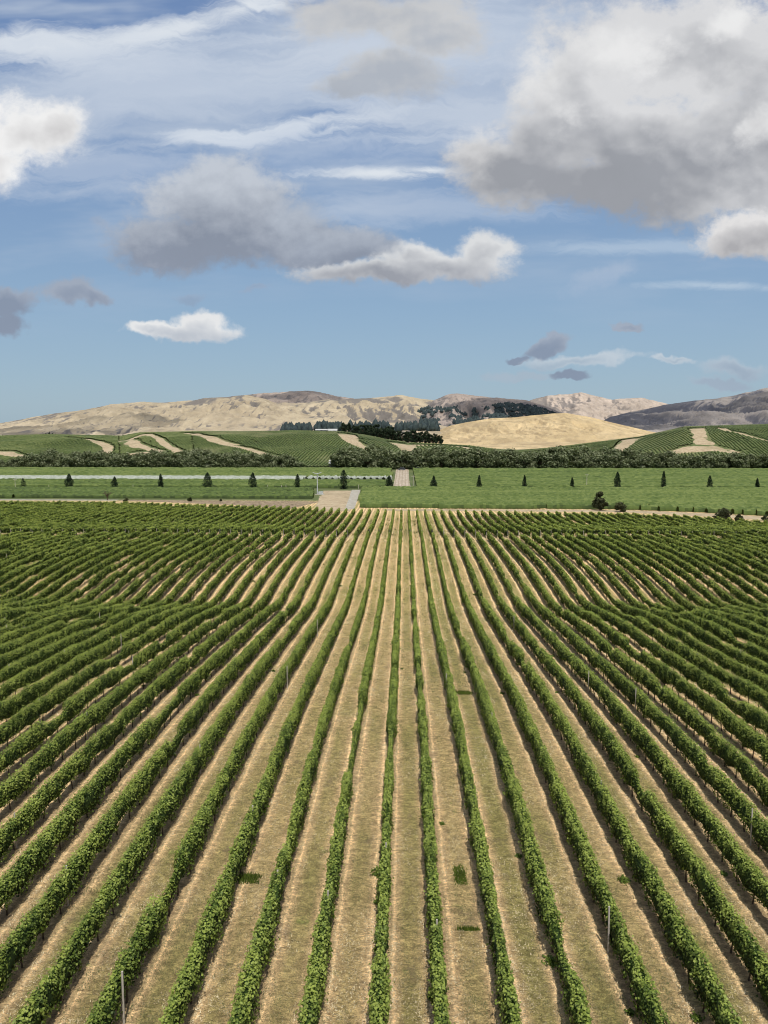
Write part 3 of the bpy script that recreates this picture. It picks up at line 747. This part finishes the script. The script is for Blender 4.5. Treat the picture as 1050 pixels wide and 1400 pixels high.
for i, (px, hp, lab) in enumerate(((172, 6, 'small dark shrub on the verge right of the bare tree'), (260, 5.5, 'small dark shrub on the verge below the fifth conical tree'), (302, 4, 'tiny dark shrub on the brown verge'))):
    x, y = hit(px, 685.5, 180); o = tree_round(310+i, hp*y/F, hp*1.2*y/F, M['bush'], n=320, leaf=.4, clumps=7, low=.05, name='verge_shrub'); place(o, x, y); tag(o, lab, 'shrub')
# bare twiggy tree
x, y = hit(147, 684, 180); H = 14*y/F
root = empty('bare_tree', (x, y, float(G(x, y)))); tag(root, 'leafless brown twiggy tree on the verge at the left', 'tree')
mb = MB(); mb.tube([(0, 0, -.2), (0, 0, H*.4)], [.16, .12], 6); mb.build('trunk', M['bark'], root)
mb = MB(); r = np.random.default_rng(5)
for i in range(26):
    a = r.random()*6.28; q = .3+.7*r.random(); z0 = H*(.2+.25*r.random())
    p1 = (math.cos(a)*q*H*.22, math.sin(a)*q*H*.22, z0+H*.25); p2 = (math.cos(a)*q*H*.5, math.sin(a)*q*H*.5, z0+H*(.35+.3*r.random()))
    mb.tube([(0, 0, z0), p1, p2], [.07, .055, .03], 4)
mb.build('branches', M['bark'], root)

# ------------------------------------------------------------------ frost fan, poles, sheds, vehicles
x, y = gp(434, 676)
root = empty('frost_fan', (x, y, PLAIN)); tag(root, 'tall pale frost fan on a mast left of the dry yard', 'wind machine')
H = 28*y/F
mb = MB(); mb.tube([(0, 0, 0), (0, 0, H*.5), (0, 0, H)], [.26, .22, .18], 10); mb.build('mast', M['steel'], root)
mb = MB(); mb.tube([(0, -.7, H+.1), (0, -.2, H+.15), (0, .7, H+.1)], [.15, .3, .2], 8); mb.build('gearbox', M['steel'], root)
mb = MB()
for s_ in (-1, 1): mb.tube([(0, -.75, H+.1), (s_*1.0, -.8, H+.4), (s_*1.9, -.85, H+.8)], [.08, .18, .06], 5)
mb.build('blade', M['steel'], root)
mb = MB(); mb.box(.5, 2.4, -.8, .8, 0, 1.2); mb.build('engine_housing', M['steel'], root)
mb = MB(); mb.box(-1., 3.0, -1.3, 1.3, -.1, .08); mb.build('base_slab', M['gravel'], root)
def pole(px, py, hp, lab, arm=False, w=.13):
    x, y = gp(px, py); root = empty('utility_pole', (x, y, PLAIN)); H = hp*y/F; tag(root, lab, 'pole')
    mb = MB(); mb.tube([(0, 0, -.3), (0, 0, H*.5), (.03, 0, H)], [w, w*.9, w*.75], 8); mb.build('shaft', M['post'], root)
    mb = MB(); mb.box(-.9, .9, -.06, .06, H-.5, H-.36); mb.box(-.8, -.72, -.04, .04, H-.36, H-.2); mb.box(.72, .8, -.04, .04, H-.36, H-.2); mb.build('crossarm', M['post'], root)
pole(802, 668, 20, 'pale pole among the slim conical trees at the right')
pole(21, 668, 14, 'short pale pole beside the small sparse conical tree')
pole(565, 667, 17, 'thin pole at the right side of the rutted lane')
for j, px in enumerate((380, 384.5, 490)):
    pass
# marker posts along the lane
for i, px in enumerate((67, 182, 366, 385, 391, 490, 561)):
    x, y = gp(px, 668.5); mb = MB(); mb.tube([(0, 0, -.2), (0, 0, 1), (0, 0, 1.9)], [.12, .11, .10], 6)
    mb.tube([(0, 0, 1.9), (0, 0, 1.95)], [.13, .10], 6)
    o = mb.build('marker_post', M['post']); o.location = (x, y, PLAIN); tag(o, 'short pale strainer post beside the lane of conical trees', 'post', 'strainer posts along the lane')
def shed(name, px, py, Y, L, Wd, H, roofh, lab, cat, wallm, parts='door', rz=0):
    x, _, z = at(px, py, Y); root = empty(name, (x, Y, float(G(x, Y))-.2 if Y < 820 else z), rz); tag(root, lab, cat)
    mb = MB(); mb.box(-L/2, L/2, -Wd/2, Wd/2, 0, H)
    mb.add([(-L/2, -Wd/2, H), (-L/2, Wd/2, H), (-L/2, 0, H+roofh), (L/2, -Wd/2, H), (L/2, Wd/2, H), (L/2, 0, H+roofh)], [(0, 2, 1), (3, 4, 5)])
    mb.build('wall', wallm, root)
    mb = MB(); e = .5
    mb.add([(-L/2-e, -Wd/2-e, H-.15), (L/2+e, -Wd/2-e, H-.15), (L/2+e, 0, H+roofh+.12), (-L/2-e, 0, H+roofh+.12), (-L/2-e, Wd/2+e, H-.15), (L/2+e, Wd/2+e, H-.15)],
           [(0, 1, 2, 3), (3, 2, 5, 4)]); mb.build('roof', M['roofing'], root)
    nw = max(1, int(L//4))
    for i in range(nw):
        cx_ = -L/2+(i+.5)*L/nw; f = MB()
        if i == nw//2: f.box(cx_-1.1, cx_+1.1, -Wd/2-.06, -Wd/2, 0, min(2.6, H-.3)); f.build('door', M['dark'], root)
        else: f.box(cx_-.9, cx_+.9, -Wd/2-.05, -Wd/2, H*.35, H*.78); f.build('window', M['dark'], root)
M['wallgrey'] = material('grey_wall', lambda t: t.ramp(t.noise(t.objc(), 1.2, 3, .5), [(.3, (.22, .22, .22)), (.7, (.33, .33, .32))]))
shed('farm_shed', 461, 629, 566, 11, 8, 2.2, 2.6, 'white roofed farm shed at the left end of the middle tree belt', 'shed', M['wallgrey'])
shed('winery_building', 440, 592.5, 806, 12, 8, 2.8, 1.0, 'long low winery building with pale roof on the hilltop', 'building', M['wallgrey'])
shed('winery_building', 455, 592.5, 809, 9, 8, 2.6, 1.6, 'smaller pale hut right of the long winery building on the hilltop', 'building', M['paint'])
def car(px, py, col_mat, lab, L=4.6, H=1.6, name='parked_car'):
    x, y = gp(px, py); root = empty(name, (x, y, PLAIN+.05)); tag(root, lab, 'car')
    mb = MB(); W_ = 1.8
    prof = [(-L/2, .35), (-L/2, .85), (-L*.30, .98), (-L*.16, H), (L*.28, H), (L*.42, .98), (L/2, .9), (L/2, .35)]
    V = [(a, -W_/2, b) for a, b in prof]+[(a, W_/2, b) for a, b in prof]; n = len(prof)
    mb.add(V, [tuple(range(n)), tuple(range(2*n-1, n-1, -1))]+[(i, n+i, n+(i+1) % n, (i+1) % n) for i in range(n)]); mb.build('body', col_mat, root)
    mb = MB()
    for s_ in (-1, 1):
        mb.add([(-L*.26, s_*(W_/2+.01), 1.0), (-L*.15, s_*(W_/2+.01), H-.1), (L*.26, s_*(W_/2+.01), H-.1), (L*.36, s_*(W_/2+.01), 1.0)], [(0, 1, 2, 3)])
    mb.build('window', M['dark'], root)
    for sx in (-1, 1):
        for sy in (-1, 1):
            mb = MB(); mb.tube([(sx*L*.31, sy*(W_/2-.12), .34), (sx*L*.31, sy*(W_/2+.04), .34)], [.34, .34], 12); mb.build('wheel', M['dark'], root)
M['grey_paint'] = material('grey_paint', lambda t: t.ramp(t.noise(t.objc(), 2, 2, .5), [(.3, (.08, .085, .09)), (.7, (.12, .125, .13))]), .35)
car(571, 642, M['paint'], 'small white vehicle right of the far end of the lane')
car(549, 643, M['grey_paint'], 'dark vehicle at the far end of the rutted lane', 5.2, 2.1)

# ------------------------------------------------------------------ mountains
def range_mesh(name, sky, Yr, Yb, mat, x0, x1, nx=420, ny=120, gull=.5, lam=420., seed=1, Yback=None, power=.9, warp=1., base=PLAIN-2, rough=.05):
    N1, N2 = Noise(seed), Noise(seed+50)
    pxs = np.linspace(x0, x1, nx); sx = [p[0] for p in sky]; sy = [p[1] for p in sky]
    ss = np.interp(pxs, sx, sy); hr = CAMZ+(HOR-ss)/F*Yr
    jag = (N1.fbm(pxs/14+seed, pxs*0+2, 4)-.5)*rough*hr; hr = hr+jag
    tt = np.linspace(0, 1, ny); Yback = Yback or (Yr-Yb)*.35
    Yv = np.concatenate([Yb+(Yr-Yb)*tt, Yr+Yback*np.linspace(.08, 1, 14)])
    t = np.concatenate([tt, np.ones(14)]); fall = np.concatenate([np.ones(ny), 1-np.linspace(.08, 1, 14)**1.3])
    PX, YV = np.meshgrid(pxs, Yv, indexing='ij'); X = (PX-VPX)/F*Yr*(1-.10*(1-t)[None, :]*1.0)
    X = (PX-VPX)/F*YV
    HR = np.repeat(hr[:, None], len(Yv), 1)
    # the skyline in px stays the same for the row at Yr
    T = t[None, :]
    wx = X+warp*lam*1.3*(N2.fbm(X/lam/2.2, YV/lam/2.2, 3)-.5)
    rid = N1.ridge(wx/lam, YV/(lam*2.6)+.35*wx/lam, 5)
    rid2 = N2.ridge(wx/(lam*.33), YV/(lam*.8), 4)
    prof = np.sin(T*math.pi/2)**power
    dep = gull*(1-rid)*np.sin(np.clip(T*1.02, 0, 1)*math.pi)**.7+gull*.30*(1-rid2)*np.sin(T*math.pi)**.6
    Z = base+(HR-base)*np.clip(prof-dep*prof**.3, 0, 1.05)*fall[None, :]
    lim = CAMZ+(HR-CAMZ)*YV/Yr*(.90+.10*T)-2*(1-T); Z = np.where(T < .999, np.where(Z > lim-12, lim-12*np.exp(-(Z-lim+12)/12.), Z), Z)
    gx = np.gradient(Z, axis=0)/np.maximum(np.gradient(X, axis=0), 1e-3)
    tone = np.clip((1-rid)*1.1+1.5*(1-rid2)**2-.3+np.clip(gx*.9, -.25, .5)+.5*(N2.fbm(X/lam/1.5, YV/lam/1.5, 4)-.5)+.25*(T-.6), 0, 1)  # scrub cover plus shade painted into gullies and left-facing slopes
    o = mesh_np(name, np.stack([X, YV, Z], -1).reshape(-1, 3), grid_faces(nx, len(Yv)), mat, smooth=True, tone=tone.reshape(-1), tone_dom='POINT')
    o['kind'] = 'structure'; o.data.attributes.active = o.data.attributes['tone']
    return X, YV, Z
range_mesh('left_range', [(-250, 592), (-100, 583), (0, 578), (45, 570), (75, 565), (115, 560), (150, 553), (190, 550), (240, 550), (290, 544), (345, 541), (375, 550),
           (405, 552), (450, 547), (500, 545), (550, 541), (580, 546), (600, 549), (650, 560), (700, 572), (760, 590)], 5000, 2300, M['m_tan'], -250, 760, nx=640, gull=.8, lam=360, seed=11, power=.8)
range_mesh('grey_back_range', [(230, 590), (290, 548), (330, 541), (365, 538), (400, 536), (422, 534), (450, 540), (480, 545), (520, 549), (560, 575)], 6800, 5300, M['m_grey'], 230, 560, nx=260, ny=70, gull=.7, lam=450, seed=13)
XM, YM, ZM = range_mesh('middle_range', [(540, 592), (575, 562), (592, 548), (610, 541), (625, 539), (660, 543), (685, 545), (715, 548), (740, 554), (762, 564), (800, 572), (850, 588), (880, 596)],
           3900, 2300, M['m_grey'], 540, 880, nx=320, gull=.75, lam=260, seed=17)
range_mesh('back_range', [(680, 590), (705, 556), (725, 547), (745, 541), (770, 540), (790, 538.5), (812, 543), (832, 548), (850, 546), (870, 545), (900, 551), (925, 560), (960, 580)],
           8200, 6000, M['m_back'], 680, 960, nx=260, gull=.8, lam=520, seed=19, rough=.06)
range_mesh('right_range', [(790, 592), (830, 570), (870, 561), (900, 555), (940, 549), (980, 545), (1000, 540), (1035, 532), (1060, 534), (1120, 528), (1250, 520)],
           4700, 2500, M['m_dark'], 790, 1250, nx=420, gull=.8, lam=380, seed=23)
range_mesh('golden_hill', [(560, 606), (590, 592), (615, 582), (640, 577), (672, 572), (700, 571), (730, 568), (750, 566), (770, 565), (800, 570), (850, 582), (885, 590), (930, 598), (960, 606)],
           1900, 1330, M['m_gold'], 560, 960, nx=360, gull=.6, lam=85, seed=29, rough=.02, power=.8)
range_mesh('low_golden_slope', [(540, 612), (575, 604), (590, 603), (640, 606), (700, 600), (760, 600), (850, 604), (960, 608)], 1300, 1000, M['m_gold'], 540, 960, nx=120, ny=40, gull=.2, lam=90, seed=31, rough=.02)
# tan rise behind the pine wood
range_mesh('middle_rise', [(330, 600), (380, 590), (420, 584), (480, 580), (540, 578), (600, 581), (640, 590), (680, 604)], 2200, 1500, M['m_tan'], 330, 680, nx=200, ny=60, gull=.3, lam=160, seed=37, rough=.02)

# far woods: conifers as one mass each
def far_wood(name, lab, n, fn, H, Wd):
    r = np.random.default_rng(len(lab)); Vs = []; Fs = []; off = 0; Ts = []
    for i in range(n):
        px, Y, yb = fn(r); x, _, z = at(px, yb, Y); h = H*(.6+.8*r.random()); w = Wd*(.7+.6*r.random())
        k = 7; a = np.arange(k)*6.28/k+r.random(); ring = []
        for q, rr in ((0, .8), (.25, 1.), (.6, .7), (.85, .35), (1., .02)):
            j = .75+.5*r.random(k); ring.append(np.stack([x+np.cos(a)*w/2*rr*j, Y+np.sin(a)*w/2*rr*j, z+h*q+0*a], -1))
        V = np.concatenate(ring); I = np.arange(5*k).reshape(5, k)
        f = np.concatenate([np.stack([I[q, :], np.roll(I[q], -1), np.roll(I[q+1], -1), I[q+1, :]], -1) for q in range(4)])
        Vs.append(V); Fs.append(f+off); off += len(V); Ts.append(.25+.6*r.random(len(f)))
    o = mesh_np(name, np.concatenate(Vs), np.concatenate(Fs), M['far_tree'], tone=np.concatenate(Ts)); tag(o, lab, 'woodland', kind='stuff')
far_wood('far_wood', 'dark blue-green woodland behind the winery and pine knoll', 420, lambda r: (lambda p: (p, 1450+r.random()*250, np.interp(p, [385, 440, 600], [592, 589, 588])+r.random()*2-3*(r.random())))(r.choice([r.uniform(385, 424), r.uniform(432, 466), r.uniform(466, 600)])), 14, 11)
pxM = VPX+F*XM/YM; pyM = HOR+F*(CAMZ-ZM)/YM
def on_range(inside, n, seed):
    idx = np.nonzero(inside(pxM, pyM).ravel())[0]; r_ = np.random.default_rng(seed); pick = r_.choice(idx, n)
    q = [(XM.ravel()[i], YM.ravel()[i], ZM.ravel()[i]) for i in pick]; it = iter(q)
    def fn(r):
        x, y, z = next(it); y2 = y+r.uniform(-8, 8); return (VPX+F*(x+r.uniform(-14, 14))/y2, y2, HOR+F*(CAMZ-z+2)/y2)
    return fn
far_wood('far_wood', 'scattered dark trees on the slope below the middle range', 420, on_range(lambda a, b: (a > 575) & (a < 668) & (b > 558) & (b < 585) & (NB.fbm(a/9, b/4, 3) > .5), 420, 3), 15, 15)
far_wood('far_wood', 'navy forest block under the ridge of the middle range', 2800, on_range(lambda a, b: (a > 676) & (a < 762) & (b > np.interp(a, [676, 690, 730, 762], [556, 551.5, 555.5, 568])) & (b < 575), 2800, 4), 10, 15)  # dense dark trees stand in for blue-grey shade on the slope
# ------------------------------------------------------------------ sun, high clouds that shade the ranges
SEL = R(61); SAZ = math.atan2(.16, -.95)      # sun behind the camera and to the right
sdir = np.array([math.sin(SAZ)*math.cos(SEL), math.cos(SAZ)*math.cos(SEL), math.sin(SEL)])
sun = bpy.data.objects.new('sun', bpy.data.lights.new('sun', 'SUN')); col.objects.link(sun)
sun.data.energy = 4.3; sun.data.angle = R(.53); sun.data.color = (1, .955, .88)
from mathutils import Vector
sun.rotation_euler = Vector(sdir.tolist()).to_track_quat('Z', 'Y').to_euler()
M['cloud'] = material('cloud_white', lambda t: t.ramp(t.noise(t.objc(), .002, 4, .6), [(.3, (.7, .7, .72)), (.7, (.85, .85, .86))]), 1.)
_t = NT(M['cloud'].node_tree); _o = _t.n['Material Output']; _p = _t.n['Principled BSDF']; _tr = _t.n.new('ShaderNodeBsdfTransparent'); _mx = _t.n.new('ShaderNodeMixShader')
_t.put(_mx.inputs[0], _t.rng(_t.noise(_t.objc(), .0016, 6, .65), .36, .56, .10, .55)); _t.l.new(_tr.outputs[0], _mx.inputs[1]); _t.l.new(_p.outputs[0], _mx.inputs[2]); _t.l.new(_mx.outputs[0], _o.inputs[0])
def shade_cloud(cx_, cy_, rx, ry, seed, alt=4200.):
    """a high cloud whose shadow falls around (cx_, cy_) on the ranges"""
    k = alt/sdir[2]; ox, oy = cx_+sdir[0]*k, cy_+sdir[1]*k; Nn = Noise(seed)
    nu, nv = 64, 20; u = np.linspace(0, 2*math.pi, nu); v = np.linspace(-math.pi/2, math.pi/2, nv); U, Vv = np.meshgrid(u, v, indexing='ij')
    b = 1+.9*(Nn.fbm(np.cos(U)*1.7+5, np.sin(U)*1.7+5, 4)-.5)
    X = ox+rx*np.cos(U)*np.cos(Vv)*b; Y = oy+ry*np.sin(U)*np.cos(Vv)*b; Z = alt+np.where(Vv > 0, 260, 60)*np.sin(Vv)*(.7+.6*Nn.fbm(X/300, Y/300, 3))
    o = mesh_np('sky_cloud', np.stack([X, Y, Z], -1).reshape(-1, 3), grid_faces(nu, nv), M['cloud'], smooth=True); o['kind'] = 'structure'
shade_cloud(1750, 3700, 1150, 1250, 61)
shade_cloud(620, 3500, 420, 620, 62)
shade_cloud(-1500, 3300, 620, 420, 63)
shade_cloud(-850, 6300, 700, 700, 64)

# ------------------------------------------------------------------ world: sky and clouds
w = bpy.data.worlds.new('World'); sc.world = w; w.use_nodes = True; t = NT(w.node_tree)
bg = w.node_tree.nodes['Background']; STR = .1; bg.inputs[1].default_value = STR
sk = t.n.new('ShaderNodeTexSky'); sk.sky_type = 'NISHITA'; sk.sun_disc = False; sk.sun_elevation = SEL; sk.sun_rotation = SAZ
sk.altitude = 50; sk.air_density = 1.0; sk.dust_density = 1.0; sk.ozone_density = 1.2
d = t.n.new('ShaderNodeTexCoord').outputs['Generated']; s = t.sep(d)
yy = t.math('MAXIMUM', s[1], .12)
U = t.math('DIVIDE', s[0], yy); V = t.math('DIVIDE', s[2], yy)
P0 = t.comb(U, V, 0)
base = t.mix(1., sk.outputs[0], (.98, .97, .93), 'MULTIPLY')
grad = t.ramp(t.rng(V, .0, .60, smooth=False), [(0, (.335, .48, .60)), (.25, (.275, .425, .61)), (.55, (.215, .345, .58)), (1, (.155, .255, .50))])
skyc = t.mix(.75, base, t.vec('SCALE', grad, 1/STR))
def wv(v, sc_, amt, det=4, rough=.6):
    c = t.noise(v, sc_, det, rough, color=True)
    return t.vec('SCALE', t.vec('SUBTRACT', c, (.5, .5, .5)), amt)
PW = t.vec('ADD', P0, wv(P0, 5.5, .085, 5, .66))
Pl = t.mapping(P0, scale=(1, 1.25, 1))
N1_ = t.noise(Pl, 13, 5, .58); N1b = t.noise(t.vec('ADD', Pl, (.005, .012, 0)), 13, 3, .58)
relief = t.math('SUBTRACT', N1_, N1b)
big = t.noise(Pl, 4.5, 3, .5)
def uv(px, py): return ray(px, py)
def field(blobs, warp=PW, k=.25):
    f = None
    for bl in blobs:
        cx_, cy_, rx, ry = bl[:4]; rot = bl[4] if len(bl) > 4 else 0
        u, v = uv(cx_, cy_)
        sx_, sy_ = F/rx, F/ry
        if abs(rot) > 6: m = t.mapping(warp, loc=(u, v, 0), rot=(0, 0, R(rot)), scale=(1/sx_, 1/sy_, 1), typ='TEXTURE')
        else:
            n_ = t.n.new('ShaderNodeVectorMath'); n_.operation = 'MULTIPLY_ADD'; t.put(n_.inputs[0], warp)
            n_.inputs[1].default_value = (sx_, sy_, 0); n_.inputs[2].default_value = (-u*sx_, -v*sy_, 0); m = n_.outputs[0]
        q = t.math('SUBTRACT', 1., t.vec('LENGTH', m))
        f = q if f is None else t.math('SMOOTH_MAX', f, q, k)
    return f
cur = skyc
Vv = V
def over(alpha, colr):
    global cur
    cur = t.mix(alpha, cur, t.vec('SCALE', colr, 1/STR))
# thin veils and streaks
str1 = t.noise(t.mapping(PW, rot=(0, 0, R(-9)), scale=(1, 7, 1)), 4.5, 6, .62, .4)
str2 = t.noise(t.mapping(P0, rot=(0, 0, R(-4)), scale=(1, 5, 1), loc=(3, 7, 0)), 3.2, 4, .6)
veil = t.math('MULTIPLY', t.rng(str2, .42, .72), t.rng(V, .06, .42))
over(t.math('MULTIPLY', veil, .75), (.47, .55, .67))
f = field([(240, 110, 420, 75, 8), (420, 70, 260, 90, 10), (650, 80, 240, 120, 0)])
over(t.math('MULTIPLY', t.rng(t.math('ADD', f, t.math('MULTIPLY', t.math('SUBTRACT', str1, .5), 1.0)), -.3, .6), .78), (.47, .55, .675))
def streak(blobs, amt, colr=(.78, .82, .86), lo=-.1, hi=1.0):
    f = field(blobs, PWs)
    over(t.math('MULTIPLY', t.rng(t.math('ADD', f, t.math('MULTIPLY', t.math('SUBTRACT', str1, .5), 2.6)), lo, hi), amt), colr)
PWs = t.vec('ADD', P0, wv(P0, 4, .03, 3, .5))
streak([(60, 62, 190, 30, 5), (210, 45, 190, 22, 12), (330, 12, 150, 26, 14)], .85)
streak([(150, 85, 240, 24, 6), (330, 60, 170, 20, 4)], .5, (.62, .68, .77))
streak([(400, 172, 150, 17, 7), (300, 190, 110, 15, 4)], .8, (.74, .79, .85))
streak([(520, 238, 120, 13, 2), (590, 232, 60, 10, 4)], .9)
streak([(260, 110, 380, 60, 5), (600, 60, 260, 60, 6)], .55, (.56, .63, .74), lo=-.3, hi=.9)
streak([(640, 150, 240, 45, 4), (480, 60, 200, 45, 8)], .55, (.60, .66, .75), lo=-.2, hi=.9)
streak([(130, 235, 200, 45, 0), (560, 290, 220, 30, 3)], .45, (.55, .62, .73), lo=-.2, hi=.9)
streak([(480, 205, 190, 40, 3)], .40, (.52, .60, .73))
streak([(880, 340, 300, 12, 3)], .45, (.55, .65, .76))
streak([(980, 392, 120, 7, 1)], .55, (.56, .66, .76))
vn = t.n.new('ShaderNodeTexVoronoi'); vn.feature = 'F1'; vn.normalize = True
t.put(vn.inputs['Vector'], t.vec('ADD', Pl, t.vec('SCALE', t.vec('SUBTRACT', PW, P0), .45))); vn.inputs['Scale'].default_value = 17; vn.inputs['Detail'].default_value = 1.6; vn.inputs['Roughness'].default_value = .55; vn.inputs['Lacunarity'].default_value = 2.3
puff = t.math('SUBTRACT', .42, vn.outputs['Distance'])
fine = t.math('SUBTRACT', t.noise(t.vec('ADD', Pl, t.vec('SCALE', t.vec('SUBTRACT', PW, P0), .6)), 55, 4, .68), .5)
def cloud(blobs, dark, light, ylo, yhi, noise=1.0, edge=.3, alpha=1., rel=2.6, pw=1., nb=.6, boff=0., pf=.9, core=.5, rim=.35):
    """ylo/yhi: picture rows of base and bright top"""
    f = field(blobs)
    dn = t.math('ADD', f, t.math('MULTIPLY', t.math('SUBTRACT', N1_, .5), noise))
    dn = t.math('ADD', dn, t.math('ADD', t.math('MULTIPLY', puff, pf*.55), t.math('MULTIPLY', fine, .50)))
    a = t.rng(dn, .0, edge)
    vlo, vhi = uv(525, ylo)[1], uv(525, yhi)[1]
    g = t.math('ADD', t.rng(V, vlo, vhi, smooth=False), t.math('MULTIPLY', t.math('SUBTRACT', big, .5), nb*2))
    g = t.math('ADD', g, t.math('MULTIPLY', relief, rel))
    g = t.math('ADD', g, t.math('ADD', t.math('MULTIPLY', puff, pf*.55), t.math('MULTIPLY', fine, .35)))
    g = t.math('SUBTRACT', g, t.math('MULTIPLY', t.rng(dn, .15, .95), core))
    if rim: g = t.math('ADD', g, t.math('MULTIPLY', t.math('MULTIPLY', t.math('SUBTRACT', 1., t.rng(dn, edge*.5, edge+.4)), t.rng(V, vlo, vlo+(vhi-vlo)*.6)), rim))
    g = t.math('ADD', g, boff, clamp=True)
    c = t.ramp(g, [(0, dark), (.5, tuple((x+y)/2 for x, y in zip(dark, light))), (1, light)])
    c = t.vec('SCALE', c, t.math('ADD', .80, t.math('MULTIPLY', t.math('ADD', big, t.math('MULTIPLY', N1_, .5)), .27)))
    over(t.math('MULTIPLY', a, alpha), c)
W1 = (.80, .80, .80); Gd = (.335, .35, .385); Gm = (.40, .41, .45)
# broken cloud over the rest of the sky (above, behind and beside the view)
rest = t.rng(t.noise(d, 2.6, 4, .6), .44, .58)
outv = t.math('MAXIMUM', t.rng(s[2], .52, .66), t.rng(s[1], .75, .5))
over(t.math('MULTIPLY', t.math('MULTIPLY', rest, outv), .9), t.ramp(t.noise(d, 6, 2, .6), [(.35, (.42, .43, .45)), (.6, (.85, .84, .83))]))
# top centre, translucent
cloud([(520, 15, 150, 45), (600, 45, 90, 35), (540, 105, 85, 36), (480, 125, 70, 20)], (.42, .45, .50), (.58, .58, .58), 150, 0, edge=.6, alpha=.85, noise=1.3)
# big cloud at the right
cloud([(930, 70, 230, 110), (800, 150, 120, 100), (1000, 200, 230, 110), (860, 240, 230, 52), (700, 235, 95, 48), (1000, 265, 200, 45), (760, 190, 110, 60), (830, 195, 110, 60), (900, 180, 120, 80), (660, 215, 55, 30)],
      Gd, (.68, .685, .70), 310, -40, noise=1.15, edge=.55, rel=1.3, nb=1.5, boff=.20, core=.33, rim=.5)
cloud([(1050, 325, 92, 36), (1010, 335, 50, 22)], (.42, .42, .44), (.74, .73, .73), 362, 296, noise=.9, rel=1.6, boff=.08, edge=.45)
# bright hole light in the big cloud
cloud([(1040, 172, 42, 32), (1000, 28, 45, 22, 30)], (.66, .66, .67), (.84, .84, .84), 200, 150, noise=1.4, edge=.9, alpha=.8, boff=.3)
cloud([(650, 205, 38, 45, -35), (735, 100, 80, 45, -30), (850, 60, 90, 35, -10)], (.60, .60, .61), (.82, .82, .82), 250, 100, noise=1.6, edge=1.1, alpha=.8, boff=.3, rel=2.2)
# left white
cloud([(30, 180, 92, 62), (80, 165, 42, 45), (0, 225, 70, 45)], (.50, .49, .50), (.86, .86, .86), 275, 150, noise=1.2, rel=1.5, boff=.08, edge=.65, core=.3, nb=1.)
# mid grey pair
cloud([(300, 275, 120, 72), (240, 335, 112, 42), (400, 335, 120, 40), (350, 330, 140, 42), (460, 345, 110, 34)], (.265, .305, .385), (.53, .575, .645), 350, 250, noise=1.0, edge=.5, rel=1.2, nb=1.1, boff=.02, core=.0, rim=0, pf=.9)
cloud([(600, 368, 120, 27), (520, 380, 140, 18), (662, 345, 52, 30), (570, 350, 45, 26)], (.33, .35, .40), (.70, .715, .73), 392, 335, noise=1.1, edge=.5, rel=1.2, nb=.4, core=.3)
cloud([(470, 335, 95, 30), (400, 300, 60, 40)], (.27, .31, .39), (.45, .50, .58), 360, 290, noise=1.1, edge=.8, rel=1., nb=.6, core=0, rim=0, alpha=.95)
# small low ones
cloud([(250, 450, 92, 15), (280, 440, 42, 20), (205, 448, 40, 14)], (.50, .54, .60), (.76, .77, .78), 464, 436, noise=.75, edge=.45, rel=1.5, nb=.2, boff=.15)
cloud([(95, 402, 48, 20), (125, 408, 30, 12), (5, 412, 45, 18), (0, 435, 35, 16)], (.25, .29, .38), (.36, .40, .48), 425, 385, noise=.9, edge=.5, alpha=.85, rel=.8)
cloud([(350, 400, 20, 6), (262, 408, 30, 9), (143, 312, 18, 9)], (.27, .34, .46), (.33, .40, .52), 415, 395, noise=.9, edge=.7, alpha=.5, rel=.5)
cloud([(755, 470, 42, 13, 12), (705, 484, 20, 6), (855, 451, 28, 9), (780, 508, 34, 7)], (.24, .29, .39), (.35, .40, .49), 490, 455, noise=.8, edge=.4, alpha=.9, rel=.8)
cloud([(790, 492, 95, 9), (705, 508, 62, 9), (920, 497, 34, 6)], (.40, .48, .57), (.60, .65, .70), 512, 484, noise=1., edge=.6, alpha=.7, rel=1.)
cloud([(1000, 500, 62, 14), (985, 520, 50, 9)], (.34, .41, .51), (.48, .55, .63), 525, 488, noise=1., edge=.7, alpha=.75, rel=1.)
cloud([(815, 385, 60, 18, 25)], (.44, .52, .66), (.55, .60, .70), 400, 370, noise=1.2, edge=.9, alpha=.35)
t.l.new(cur, bg.inputs[0])

# ------------------------------------------------------------------ render settings
sc.render.engine = 'CYCLES'
sc.cycles.pixel_filter_type = 'BLACKMAN_HARRIS'; sc.cycles.filter_width = 1.05
sc.cycles.use_adaptive_sampling = True; sc.cycles.adaptive_threshold = .02; sc.cycles.adaptive_min_samples = 12
sc.cycles.max_bounces = 4; sc.cycles.diffuse_bounces = 2; sc.cycles.transmission_bounces = 3; sc.cycles.transparent_max_bounces = 4
sc.view_settings.view_transform = 'Standard'; sc.view_settings.look = 'None'; sc.view_settings.exposure = 0
w.cycles.sampling_method = 'NONE'
print('done', len(bpy.data.objects))
